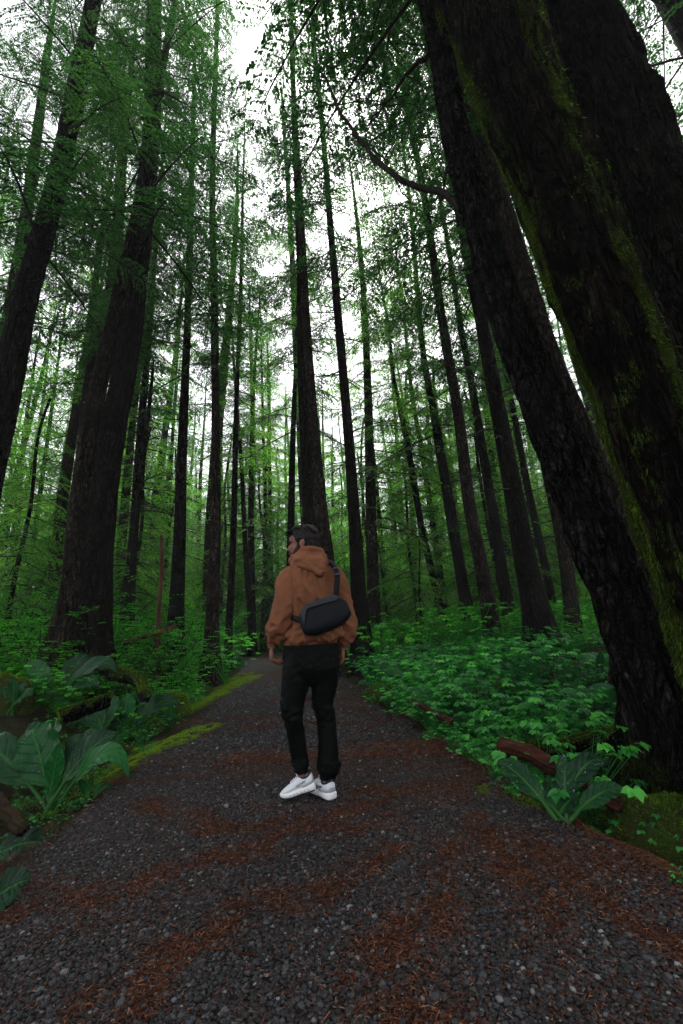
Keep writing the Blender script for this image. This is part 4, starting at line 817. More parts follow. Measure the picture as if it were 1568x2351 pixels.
# logs
def log(name, label, a, b, ra, rb, mat, seed, moss=0., nb=0):
    A, B = P(*a), P(*b); n = 60; s = np.linspace(0, 1, n); c = A+(B-A)*s[:, None]; c += (fbm(np.stack([s*3+seed, s*0, s*0+seed], -1), 2, seed)-.5)[:, None]*ra*1.5
    r = ra+(rb-ra)*s; loc = c[0].copy(); T, U, W = frames(c-loc); ns = 40; th = np.arange(ns)*2*pi/ns; A_, S_ = np.meshgrid(th, s)
    f = fbm(np.stack([np.cos(A_)*5+seed, np.sin(A_)*5, S_*2.5], -1), 3, seed); rr = r[:, None]*(1-.25*np.abs(np.sin(A_*4.5+f*5))**6+(f-.5)*.5+(vnoise(np.stack([np.cos(A_)*11, np.sin(A_)*11, S_*3], -1), seed)-.5)*.3); rr[0] *= .3; rr[-1] *= .3
    V = (c-loc)[:, None]+U[:, None]*(rr*np.cos(A_))[..., None]+W[:, None]*(rr*np.sin(A_))[..., None]; N = U[:, None]*np.cos(A_)[..., None]+W[:, None]*np.sin(A_)[..., None]
    i = np.arange(n-1)[:, None]*ns; j = np.arange(ns)[None]; F = np.stack([i+j, i+(j+1) % ns, i+ns+(j+1) % ns, i+ns+j], -1).reshape(-1, 4)
    root = empty(name, loc, label=label, cat='log'); link('wood', npmesh('wood', V.reshape(-1, 3), [F], [BARK if moss else mat], smooth=True, extra={'moss': (.30+.30*N[..., 2]).ravel() if moss else np.full(n*ns, -.5)}), root)
    if moss: moss_tufts(int(moss)*2, .5, .011, MOSSM, .7)(root, V, N, .35+.5*N[..., 2], np.random.default_rng(seed))
    return root
log('rotten_log', 'red rotten log lying in the hollow behind the wet big leaved plant', (1142, 1710, 3.45), (1428, 1850, 2.95), .055, .05, REDWOOD, 3)
log('mossy_log', 'moss covered log above the red rotten log, touching the leaning trunk', (1195, 1722, 3.75), (1440, 1690, 3.7), .05, .06, TWIG, 4, 9000)
log('fallen_log', 'small reddish log end beside the right path edge', (945, 1610, 5.0), (1040, 1655, 4.3), .022, .03, REDWOOD, 5)
log('fallen_log', 'grey split log in the left corner under the largest big leaved plant', (-60, 1845, 2.6), (66, 1900, 2.5), .05, .03, LOGWOOD, 6)
log('fallen_pole', 'thin reddish pole leaning across the bank in front of the black speckled trunk', (282, 1478, 8.2), (406, 1438, 8.6), .045, .045, POLEWOOD, 7)
log('standing_pole', 'upright reddish dead pole crossed by the fallen pole', (364, 1500, 9.2), (371, 1227, 9.2), .05, .03, POLEWOOD, 8)
log('mossy_log', 'mossy log behind the two low big leaved plants on the left', (150, 1640, 4.2), (262, 1598, 4.4), .07, .06, TWIG, 9, 6000)
log('mossy_log', 'moss covered root log running from the twin trunk towards the path', (235, 1515, 6.6), (352, 1590, 5.3), .12, .06, TWIG, 10, 15000)
def mound(label, x, y, Y, rx, rz, seed, n=9000, mat=MOSSM):
    Yh = min(max(hit(x, y+FPX*rz*.3/Y) or Y, Y*.8), Y*1.5); rx *= Yh/Y; rz *= Yh/Y; Y = Yh; c = P(x, y, Y); c[2] = gzf(c[0], c[1])-.02; nu, nv = 26, 40; u = np.linspace(.02, pi*.55, nu); v = np.arange(nv)*2*pi/nv; Uu, Vv = np.meshgrid(u, v, indexing='ij')
    N = np.stack([np.sin(Uu)*np.cos(Vv), np.sin(Uu)*np.sin(Vv), np.cos(Uu)], -1); f = 1+.5*(fbm(N*2.2+seed, 3, seed)-.5); V = N*np.array([rx, rx*.9, rz])*f[..., None]
    i = np.arange(nu-1)[:, None]*nv; j = np.arange(nv)[None]; F = np.stack([i+j, i+nv+j, i+nv+(j+1) % nv, i+(j+1) % nv], -1).reshape(-1, 4)
    r = empty('mossy_mound', c, label=label, cat='mound'); link('soil', npmesh('soil', V.reshape(-1, 3), [F], [FLOOR], smooth=True, extra={'moss': np.full(nu*nv, .25)}), r)
    moss_tufts(n*3, .3, .009, mat, .2)(r, V, N, .3+.4*N[..., 2], np.random.default_rng(seed))
mound('yellow green mossy mound at the left path edge behind the small sprout', 392, 1628, 4.6, .22, .20, 5, 12000, MOSSB)
mound('dark mossy stump at the left edge beside the largest big leaved plant', 10, 1600, 3.6, .22, .30, 6)
mound('mossy hummock under the ground plants near the man', 895, 1590, 6.2, .35, .22, 7, 9000)
mound('mossy hummock in the hollow under the pale big leaved plant', 1150, 1600, 5.2, .4, .25, 8, 9000)
mound('broad moss hump at the right edge in front of the giant trunk', 1545, 1900, 2.35, .38, .16, 9, 14000)
mound('long mossy hump behind the left logs', 95, 1510, 6.0, .6, .4, 11, 12000)
# twigs and chips on the ground
rg = np.random.default_rng(77)
for k in range(26):
    x, y = (-3.2+1.6*rg.random(), 2.2+2.2*rg.random()) if k < 12 else ((-1.0+2.6*rg.random()), 1.6+2.6*rg.random()); L = .05+.22*rg.random()**2 if k >= 12 else .2+.35*rg.random(); a = rg.random()*6.3
    s = np.linspace(-.5, .5, 5); pts = np.stack([cos(a)*s*L, sin(a)*s*L, 0*s], -1)+(rg.random((5, 3))-.5)*L*.12; x2, y2 = x+pts[:, 0], y+pts[:, 1]; pts[:, 2] = gz(x2, y2)-gzf(x, y)+.012+abs(rg.random(5)-.5)*.02
    g = Geo(); r_ = .002+.0025*rg.random(); tube(g, pts, np.full(5, r_)*np.array([1, .9, .9, .7, .4]), 5); link('twig', g.mesh('twig', [REDWOOD if k % 2 else TWIG]), None, (x, y, gzf(x, y)), label='thin brown twig lying on the %s' % ('left bank under the big leaves' if k < 12 else 'gravel path'), cat='twig', group='twigs on the left bank' if k < 12 else 'twigs on the path')
# ------------------------------------------------------------------ the man on the path
YP_ = 3.12
GP = P(712, 1846, YP_); ZG = gzf(GP[0], YP_)
def J(x, y, dy=0.0): return P(x, y, YP_+dy)
def mpp(p): return depth(p)/FPX
def blob(g, c, r, R=None, n=14, m=0):
    u = np.linspace(0, pi, n)[1:-1]; a = np.arange(2*n)*pi/n; U, A = np.meshgrid(u, a, indexing='ij')
    V = np.stack([np.sin(U)*np.cos(A), np.sin(U)*np.sin(A), np.cos(U)], -1).reshape(-1, 3); V = np.vstack([V, [[0, 0, 1.], [0, 0, -1.]]])*np.array(r)
    if R is not None: V = V @ np.asarray(R).T
    k = 2*n; i = np.arange(n-3)[:, None]*k; j = np.arange(k)[None]; j2 = (j+1) % k
    F = np.stack([i+j, i+k+j, i+k+j2, i+j2], -1).reshape(-1, 4); L = len(V); q = np.arange(k); e = (n-3)*k
    off = g.n; g.add(V+np.asarray(c), F, m); g.F.append(np.stack([np.full(k, L-2), q, (q+1) % k], -1)+off); g.M.append(m)
    g.F.append(np.stack([np.full(k, L-1), e+(q+1) % k, e+q], -1)+off); g.M.append(m)
def rings(g, rows, n=28, m=0):
    """rows: (x, y, dy, half width px, half depth m): horizontal oval rings"""
    c = np.array([J(r[0], r[1], r[2]) for r in rows]); rx = np.array([r[3]*mpp(p) for r, p in zip(rows, c)]); ry = np.array([r[4] for r in rows])
    q = cat(np.column_stack([c, rx, ry]), len(rows)*5); a = np.arange(n)*2*pi/n
    V = (q[:, None, :3]+np.stack([q[:, 3:4]*np.cos(a), q[:, 4:5]*np.sin(a), np.zeros((len(q), n))], -1)).reshape(-1, 3); k = len(q)
    i = np.arange(k-1)[:, None]*n; j = np.arange(n)[None]; j2 = (j+1) % n; off = g.n
    g.add(V, np.stack([i+j, i+n+j, i+n+j2, i+j2], -1).reshape(-1, 4), m)
    qq = np.arange(n); V2 = np.vstack([q[:1, :3], q[-1:, :3]]); off2 = g.n; g.add(V2, np.array([[0, 0, 0]])[:0], m)
    g.F.append(np.stack([np.full(n, off2), off+qq, off+(qq+1) % n], -1)); g.M.append(m)
    g.F.append(np.stack([np.full(n, off2+1), off+(k-1)*n+(qq+1) % n, off+(k-1)*n+qq], -1)); g.M.append(m)
def limb3(g, rows, n=20, flat=1.0, k=None):
    """rows: (x, y, dy, radius px)"""
    c = np.array([J(r[0], r[1], r[2]) for r in rows]); rr = np.array([r[3]*mpp(p) for r, p in zip(rows, c)])
    q = cat(np.column_stack([c, rr]), k or len(rows)*5); tube(g, q[:, :3], q[:, 3], n, ry=q[:, 3]*flat)
def solid(name, g, voxel, mat, smooth=6, fn=None, factor=.5, post=0):
    """fuse the overlapping shapes of g into one skin"""
    me0 = g.mesh(name+'_raw', [mat]); me0.attributes.remove(me0.attributes['tint']); o = bpy.data.objects.new('raw', me0); C.objects.link(o)
    r = o.modifiers.new('r', 'REMESH'); r.mode = 'VOXEL'; r.voxel_size = voxel; r.use_smooth_shade = True
    s = o.modifiers.new('s', 'SMOOTH'); s.iterations = smooth; s.factor = factor
    dg = bpy.context.evaluated_depsgraph_get(); dg.update(); me = bpy.data.meshes.new_from_object(o.evaluated_get(dg)); me.name = name
    bpy.data.objects.remove(o); n = len(me.vertices); V = np.empty(n*3, dtype=np.float32); me.vertices.foreach_get('co', V); V = V.reshape(-1, 3).astype(float)
    N = np.empty(n*3, dtype=np.float32); me.vertices.foreach_get('normal', N); N = N.reshape(-1, 3).astype(float)
    if fn is not None: V = fn(V, N); me.vertices.foreach_set('co', V.astype(np.float32).ravel())
    me.polygons.foreach_set('use_smooth', np.ones(len(me.polygons), dtype=bool)); me.materials.clear(); me.materials.append(mat); me.update(); return me

def cloth_mat(name, c, weave=900, spec=.15, rough=.9, sheen=.2, vary=.25):
    m = Mat(name); co = m.co(); a = m.noise(6, co, 4, .6); f = m.noise(weave, co, 2, .5)
    m.base(m.mix(m.ramp(a, [(.3, (0, 0, 0)), (.7, (1, 1, 1))]), tuple(x*(1-vary) for x in c), tuple(x*(1+vary) for x in c)), rough, spec)
    m.b.inputs['Sheen Weight'].default_value = sheen; m.b.inputs['Sheen Roughness'].default_value = .5
    m.bump(m.math('ADD', f, m.math('MULTIPLY', m.noise(45, co, 3), .8)), .25, .004); return m.m
HOOD = cloth_mat('brown_fleece', (.165, .066, .032), sheen=.0); TROU = cloth_mat('black_nylon', (.0028, .0038, .0036), 500, .045, .5, .0)
BAGM = cloth_mat('black_bag_cloth', (.005, .0065, .0085), 700, .10, .5, .0); BAG2 = cloth_mat('dark_grey_bag_cloth', (.022, .026, .032), 700, .14, .55, .0)
STRAP = cloth_mat('webbing', (.006, .007, .009), 700, .1, .6, .0)
m = Mat('skin'); co = m.co(); a = m.noise(30, co, 4); m.base(m.mix(m.ramp(a, [(.35, (0, 0, 0)), (.65, (1, 1, 1))]), (.15, .068, .042), (.21, .098, .062)), .6, .2); m.b.inputs['Subsurface Weight'].default_value = .08; m.b.inputs['Subsurface Radius'].default_value = (.01, .004, .002); m.bump(m.noise(250, co, 3), .15, .002); SKIN = m.m
m = Mat('black_hair'); co = m.co(); m.base(m.ramp(m.noise(150, co, 3), [(.35, (.003, .0025, .002)), (.8, (.016, .012, .010))]), .5, .15); m.bump(m.noise(220, co, 3), .6, .004); HAIR = m.m
m = Mat('stubble'); co = m.co(); m.base(m.ramp(m.noise(400, co, 2), [(.4, (.012, .008, .006)), (.7, (.05, .026, .018))]), .8, .2); STUB = m.m
def plain(name, c, rough=.6, spec=.4, bump=None):
    m = Mat(name); m.base(c, rough, spec)
    if bump: m.bump(m.noise(bump, m.co(), 3), .3, .003)
    return m.m
WHITE = plain('shoe_white_mesh', (.62, .66, .68), .65, .4, 600); FOAM = plain('shoe_foam', (.74, .76, .76), .5, .4); GREYS = plain('shoe_grey', (.30, .32, .34), .6, .4, 500)
DARKS = plain('shoe_dark', (.012, .011, .022), .6, .3); LACE = plain('shoe_lace', (.7, .68, .74), .7, .3); PRINT = plain('shoe_print', (.04, .045, .05), .6, .3)

man = empty('person', (GP[0], YP_, ZG), label='man in a brown hoodie and black trousers walking away on the path, looking left', cat='person')
ML = np.array([GP[0], YP_, ZG])
def mlink(name, me, parent=man, label=None):
    o = link(name, me); o.parent = parent
    if parent is man: o.matrix_parent_inverse = Matrix.Translation(-Vector(ML))
    if label: o['label'] = label
    return o
# -- head frame: F faces image left and a little away, S is towards the camera
H0 = J(695, 1247, .0); yaw = radians(168); Fv = np.array([cos(yaw), sin(yaw), -.03]); Fv /= np.linalg.norm(Fv); Uv = np.array([.04, 0, 1.]); Uv -= Fv*Uv.dot(Fv); Uv /= np.linalg.norm(Uv); Sv = np.cross(Uv, Fv)*1.0
if Sv[1] > 0: Sv = -Sv
RH = np.stack([Fv, Sv, Uv], 1)*1.09; H0 = H0-Uv*.004
def hp(f, s, u): return H0+RH @ np.array([f, s, u])
g = Geo()
blob(g, hp(-.012, 0, .025), (.096, .074, .088), RH); blob(g, hp(.030, 0, -.03), (.060, .060, .075), RH); blob(g, hp(.048, 0, -.078), (.036, .038, .032), RH)
blob(g, hp(.020, 0, -.066), (.055, .056, .035), RH); blob(g, hp(.066, 0, .032), (.026, .052, .034), RH); blob(g, hp(.078, 0, .012), (.014, .046, .009), RH)   # jaw, forehead, brow
tube(g, np.stack([hp(.080, 0, .008), hp(.096, 0, -.014), hp(.108, 0, -.032), hp(.096, 0, -.042)]), [.009, .011, .015, .009], 12)
for s_ in (-1, 1):
    blob(g, hp(.092, s_*.011, -.036), (.011, .008, .008), RH); blob(g, hp(.050, s_*.036, -.026), (.034, .018, .030), RH)
    blob(g, hp(-.020, s_*.074, -.014), (.022, .007, .030), RH @ rotz(-.3*s_)); blob(g, hp(-.025, s_*.079, -.010), (.021, .006, .026), RH @ rotz(-.5*s_)); blob(g, hp(-.014, s_*.074, -.040), (.009, .006, .010), RH)
blob(g, hp(.088, 0, -.056), (.012, .022, .006), RH); blob(g, hp(.086, 0, -.067), (.012, .020, .007), RH); blob(g, hp(.080, 0, -.092), (.017, .020, .014), RH)
NK = J(712, 1290, .0); tube(g, np.stack([hp(-.022, 0, -.03), hp(-.028, 0, -.07), NK]), [.055, .056, .062], 18)
# torso and legs under the clothes
rings(g, [(712, 1288, 0, 20, .06), (714, 1302, .01, 40, .08), (716, 1340, 0, 47, .10), (716, 1400, 0, 42, .10), (714, 1450, 0, 38, .10), (714, 1490, 0, 46, .11), (713, 1545, 0, 50, .115)])
limb3(g, [(690, 1540, 0, 24), (674, 1612, -.02, 19), (674, 1648, 0, 15), (684, 1700, .02, 14), (690, 1755, .03, 10.5), (692, 1776, .02, 10.5), (696, 1796, .03, 11)])
limb3(g, [(738, 1540, .03, 24), (741, 1612, .04, 19), (748, 1652, .05, 15), (751, 1722, .04, 13), (750, 1780, .05, 10.5), (749, 1802, .05, 11.5), (750, 1822, .05, 12)])
LA = [(672, 1322, 0, 15), (660, 1360, -.02, 14), (648, 1413, -.03, 12), (634, 1450, -.01, 10), (624.5, 1474, .0, 8.2), (622.5, 1489, .0, 8.2)]
RA = [(758, 1322, .03, 15), (780, 1360, .05, 14), (795, 1413, .05, 12), (794, 1450, .07, 10), (789, 1476, .08, 8.2), (787, 1492, .08, 8.0)]
limb3(g, LA, 16); limb3(g, RA, 16)
def hand(g, wrist, down, palm_n, fwd, curl, sc=1.0):
    """down: along the forearm, palm_n: out of the back of the hand, fwd: towards the thumb side"""
    d = np.array(down, float); d /= np.linalg.norm(d); f = np.array(fwd, float); f -= d*f.dot(d); f /= np.linalg.norm(f); n = np.cross(d, f)
    if n.dot(palm_n) < 0: n = -n
    R = np.stack([f, n, d], 1); W = lambda a, b, c: np.array(wrist)+sc*(R @ np.array([a, b, c]))
    tube(g, np.stack([W(0, 0, -.01), W(0, 0, .02), W(.002, 0, .05), W(0, -.002, .082)])  , [.025*sc, .030*sc, .038*sc, .037*sc], 16, ry=np.array([.019, .017, .015, .012])*sc) if False else None
    blob(g, W(0, 0, .045), (.038*sc, .015*sc, .050*sc), R); blob(g, W(.012, -.006, .035), (.022*sc, .014*sc, .034*sc), R)
    Ls = [(.043, .026, .021), (.048, .030, .023), (.045, .028, .022), (.035, .021, .018)]
    for i, (o, ls) in enumerate(zip((.030, .0105, -.0095, -.028), Ls)):
        p = W(o, 0, .080-.004*abs(i-1)); pts = [W(o*.9, 0, .05), p]; an = .25
        for k, l in enumerate(ls): an += curl*(.75+.12*i+(.1 if k == 1 else 0)); p = p+sc*l*(d*cos(an)-n*sin(an)); pts.append(p)
        q = cat(np.array(pts), 14); tube(g, q, np.linspace(.0093, .0068, 14)*sc, 10); blob(g, q[-1], (.0068*sc,)*3)
    pts = np.stack([W(.020, -.004, .018), W(.040, -.014, .040), W(.044, -.028, .066), W(.036, -.036, .088)]); q = cat(pts, 12); tube(g, q, np.linspace(.0125, .0085, 12)*sc, 10); blob(g, q[-1], (.0085*sc,)*3)
hand(g, J(622.5, 1487, 0), (.03, .02, -1), (-1, -.25, 0), (.25, -.9, 0) if False else (-.35, .9, 0), .62, 1.0)
hand(g, J(787, 1490, .08), (-.02, .03, -1), (1, -.1, 0), (.1, .9, 0), .5, .97)
mlink('body', solid('body', g, .0042, SKIN, 3))
for s_ in (-1, 1):
    e = Geo(); blob(e, hp(.071, s_*.030, -.006), (.010, .011, .009), RH, 10); mlink('eye', e.mesh('eye', [plain('eye', (.012, .009, .008), .3, .2)], True))
    e = Geo(); tube(e, np.stack([hp(.070, s_*.050, .010), hp(.084, s_*.036, .016), hp(.092, s_*.014, .011)]), [.004, .006, .0045], 8); mlink('eyebrow', e.mesh('eyebrow', [HAIR], True))
# beard
g = Geo()
for s_ in (-1, 1):
    limb_ = np.stack([hp(.008, s_*.058, .010), hp(.016, s_*.055, -.028), hp(.030, s_*.049, -.056), hp(.052, s_*.034, -.078), hp(.076, s_*.010, -.092)]); tube(g, cat(limb_, 14), np.array([.011, .012, .013, .014, .016, .018, .020, .021, .022, .022, .022, .021, .020, .019]), 12)
    tube(g, np.stack([hp(.080, s_*.026, -.062), hp(.090, s_*.014, -.050), hp(.097, 0, -.049)]), [.006, .006, .005], 8)
    tube(g, np.stack([hp(.080, s_*.026, -.060), hp(.078, s_*.020, -.085)]), [.007, .010], 8)
blob(g, hp(.078, 0, -.094), (.020, .024, .015), RH); blob(g, hp(.045, 0, -.096), (.038, .040, .013), RH)
mlink('beard', solid('beard', g, .004, STUB, 2))
# hair: cap, tapered neck, swept fringe and locks
g = Geo(); hr = np.random.default_rng(4)
blob(g, hp(-.034, 0, .029), (.092, .081, .086), RH)
for s_ in (-1, 1): blob(g, hp(.002, s_*.058, .026), (.036, .022, .030), RH); blob(g, hp(.018, s_*.044, .056), (.036, .026, .030), RH)
blob(g, hp(-.055, 0, -.008), (.062, .074, .082), RH); blob(g, hp(.034, 0, .076), (.050, .060, .027), RH); blob(g, hp(.018, 0, .084), (.062, .062, .026), RH); blob(g, hp(-.05, 0, -.055), (.042, .056, .034), RH)
for s_ in (-1, 1): tube(g, np.stack([hp(.028, s_*.060, .045), hp(.022, s_*.067, .012), hp(.010, s_*.067, -.012)]), [.014, .010, .004], 8)
for k in range(260):
    a = hr.random()*2*pi; u = .1+hr.random()*.85; b = np.array([-.030+.080*cos(a)*u, .070*sin(a)*u, .055+.075*math.sqrt(1-u*u*.8)]); tipd = np.array([.5+.5*hr.random(), .3*(hr.random()-.5), -.15+.2*hr.random()]) if b[0] > -.01 else np.array([-.5, .4*b[1]/.07, -.7])
    tipd = tipd/np.linalg.norm(tipd); L = .03+.04*hr.random(); p0 = hp(*b); p1 = hp(*(b+tipd*L*.5+np.array([0, 0, .008]))); p2 = hp(*(b+tipd*L+np.array([0, 0, -.004]))); tube(g, np.stack([p0, p1, p2]), [.0042, .0036, .001], 6)
for k in range(9):
    s_ = (k-4)*.013; tube(g, np.stack([hp(.055, s_, .098), hp(.080, s_*1.1, .094-.003*(k % 3)), hp(.096+.006*(k % 3), s_*1.15, .078-.006*(k % 2)), hp(.099, s_*1.2, .058-.006*(k % 3))]), [.008, .007, .005, .002], 7)
g2 = solid('hair', g, .0038, HAIR, 1, lambda V, N: V+N*((fbm(np.stack([(V-H0) @ Fv*25, (V-H0) @ Sv*120, (V-H0) @ Uv*70], -1), 3, 4)-.5)*.009)[:, None]); mlink('hair', g2)
cut = None
# -- hoodie
def folds(V, N, amp=.010):
    c = (V-ML); x, z = c[:, 0], c[:, 2]
    d = np.zeros(len(V))
    arm = sstep(np.abs(x+.02), .17, .23)
    # slanted creases on the back, rings of creases at elbows and cuffs
    f1 = fbm(np.stack([x*16+z*5, c[:, 1]*6, z*5-x*4], -1), 2, 5); d += (1-np.abs(2*f1-1)*3.2).clip(-.4, 1)*amp*.9*(1-arm*.5)
    f2 = fbm(np.stack([x*7, c[:, 1]*7, z*22+x*8*np.sign(x)], -1), 2, 8); d += (1-np.abs(2*f2-1)*3).clip(-.3, 1)*amp*(sstep(z, 1.2, 1.02)*.9+.15)*1.0
    return V+N*(d-amp*.35)[:, None]
def hoodf(V, N): return folds(V, N, .024)
g = Geo()
rings(g, [(712, 1281, .0, 27, .085), (712, 1293, .0, 42, .105), (714, 1308, .01, 57, .125), (716, 1330, .0, 62, .14), (718, 1360, .0, 59, .145), (720, 1400, .0, 58, .145), (721, 1435, .0, 63, .155), (719, 1456, .0, 66, .16), (715, 1467, .0, 65, .15), (714, 1471, .0, 61, .135)])
limb3(g, [(690, 1302, .0, 14), (676, 1312, -.01, 16), (664, 1324, -.02, 14)], 16); limb3(g, [(745, 1303, .02, 14), (762, 1314, .03, 15), (770, 1326, .03, 12)], 16)
blob(g, J(660, 1458, -.02), (.05, .07, .03)); blob(g, J(776, 1452, -.02), (.045, .08, .035))
ho = mlink('hoodie', solid('hoodie', g, .0075, HOOD, 5, hoodf))
def sleevef(V, N):
    c = V-ML; x, z = c[:, 0], c[:, 2]; N2 = N
    f = fbm(np.stack([x*9+z*3, c[:, 1]*8, z*13+x*9*np.sign(x)], -1), 2, 48); q = fbm(np.stack([x*6, c[:, 1]*6, z*26-x*14*np.sign(x)], -1), 2, 49)
    d = (1-np.abs(2*f-1)*2.6).clip(-.5, 1)*.018*(.35+sstep(z, 1.25, 1.0))+(1-np.abs(2*q-1)*3).clip(-.3, 1)*.016*sstep(z, 1.10, .98)
    return V+N*(d-.004)[:, None]
g = Geo(); limb3(g, [(684, 1307, -.01, 13), (670, 1317, -.03, 20), (660, 1334, -.045, 25.5), (657, 1356, -.055, 27), (653, 1384, -.06, 27), (648, 1413, -.065, 27), (640, 1436, -.05, 26), (631, 1455, -.02, 21), (625.5, 1469, .0, 14.5)], 22)
blob(g, J(650, 1432, -.06), (.07, .06, .05)); mlink('sleeve', solid('sleeve', g, .0065, HOOD, 4, sleevef), ho)
g = Geo(); limb3(g, [(755, 1308, .02, 15), (768, 1320, .02, 20), (779, 1344, .03, 21.5), (788, 1378, .04, 21), (795, 1412, .05, 21.5), (796, 1440, .06, 21), (792, 1461, .07, 16.5), (789.5, 1471, .08, 12.5)], 22)
mlink('sleeve', solid('sleeve', g, .0065, HOOD, 4, sleevef), ho)
for (a, b, c_, r_, k) in ((714, 1471, .0, 62, 1),):
    g = Geo(); q = [(715, 1464, .0, 63, .140), (714, 1470, .0, 62, .136), (713, 1477, .0, 61.5, .134), (713, 1480, .0, 60.5, .132)]; rings(g, q, 64); mlink('hem', solid('hem', g, .006, HOOD, 2, lambda V, N: V+N*(.0012*np.sin(np.arctan2(V[:, 1]-YP_, V[:, 0]-ML[0])*150))[:, None]), ho)
for q in ([(626, 1463, .0, 13), (625, 1471, .0, 12), (624.2, 1480, .0, 11), (624, 1484, .0, 10.6)], [(790, 1468, .08, 12.5), (789, 1477, .08, 11), (788.4, 1487, .08, 10.4)]):
    g = Geo(); limb3(g, q, 20); mlink('cuff', solid('cuff', g, .005, HOOD, 1), ho)
# hood: rolled rim round the neck, pouch hanging on the back
g = Geo()
rim = [(690, 1262, -.055, 8), (712, 1263, -.095, 9.5), (733, 1267, -.06, 9.5), (739, 1275, .0, 10), (728, 1281, .06, 10), (704, 1283, .10, 9), (682, 1287, .085, 9), (671, 1288, .03, 8.5), (677, 1278, -.02, 8.5), (690, 1262, -.055, 8)]
limb3(g, rim, 16, k=60)
limb3(g, [(684, 1276, -.03, 12), (708, 1276, -.085, 14), (734, 1280, -.05, 14), (742, 1290, .0, 13)], 16)
blob(g, J(708, 1286, -.09), (.10, .05, .052)); blob(g, J(722, 1293, -.115), (.095, .045, .055)); blob(g, J(733, 1304, -.12), (.056, .038, .046)); blob(g, J(738, 1313, -.122), (.034, .028, .030)); blob(g, J(686, 1286, -.05), (.058, .05, .033))
blob(g, J(742, 1296, -.06), (.045, .05, .04)); limb3(g, [(672, 1294, -.02, 9), (690, 1297, -.10, 9), (708, 1303, -.135, 9), (726, 1312, -.14, 9), (738, 1317, -.135, 8)], 12)
def hoodn(V, N):
    c = V-ML; f = fbm(np.stack([c[:, 0]*9+c[:, 2]*10, c[:, 1]*8, c[:, 2]*16-c[:, 0]*7], -1), 2, 15); return V+N*((1-np.abs(2*f-1)*3).clip(-.4, 1)*.008-.003)[:, None]
mlink('hood', solid('hood', g, .006, HOOD, 5, hoodn), ho)
# seams on the back
for pts in ([(676, 1306), (683, 1318), (686, 1338), (687, 1360), (684, 1385)], ):
    pass
# -- trousers
def tf(V, N):
    c = V-ML; x, z = c[:, 0], c[:, 2]
    f = fbm(np.stack([x*10+z*9, c[:, 1]*9, z*16-x*9], -1), 2, 25); kn = np.exp(-((z-.55)/.09)**2)+np.exp(-((z-.17)/.07)**2)+.35+.4*np.exp(-((z-.86)/.08)**2)
    f2 = fbm(np.stack([x*6, c[:, 1]*6, z*30], -1), 2, 27)
    return V+N*((1-np.abs(2*f-1)*3).clip(-.4, 1)*.007*kn+(1-np.abs(2*f2-1)*3).clip(-.3, 1)*.009*np.exp(-((z-.17)/.06)**2)-.002)[:, None]
g = Geo()
rings(g, [(714, 1472, .0, 60, .128), (714, 1490, .0, 62, .135), (715, 1515, .0, 65, .140), (714, 1538, .0, 66, .135), (713, 1556, .0, 56, .11), (713, 1570, .0, 34, .07)])
limb3(g, [(684, 1530, -.01, 34), (680, 1560, -.015, 34), (673, 1600, -.02, 29), (670, 1628, -.03, 25), (674, 1655, -.02, 22.5), (681, 1697, .01, 21), (687, 1735, .03, 19.5), (690, 1752, .03, 19), (692, 1762, .03, 15.5)], 24, 1.05)
limb3(g, [(744, 1530, .02, 34), (745, 1560, .02, 32), (742, 1600, .03, 26), (743, 1628, .04, 23.5), (748, 1655, .05, 22.5), (752, 1700, .04, 23), (753, 1735, .04, 25), (754, 1757, .045, 27), (754, 1770, .05, 23), (749, 1780, .05, 15.5)], 24, 1.05)
tro = mlink('trousers', solid('trousers', g, .0075, TROU, 4, tf))
for q in ([(691.5, 1757, .025, 16), (692, 1766, .025, 15.5), (692.5, 1775, .025, 15)], [(749, 1773, .05, 16), (748, 1781, .05, 15), (747.5, 1789, .05, 14.5)]):
    g = Geo(); limb3(g, q, 20); mlink('ankle_cuff', solid('ankle_cuff', g, .005, TROU, 1), tro)
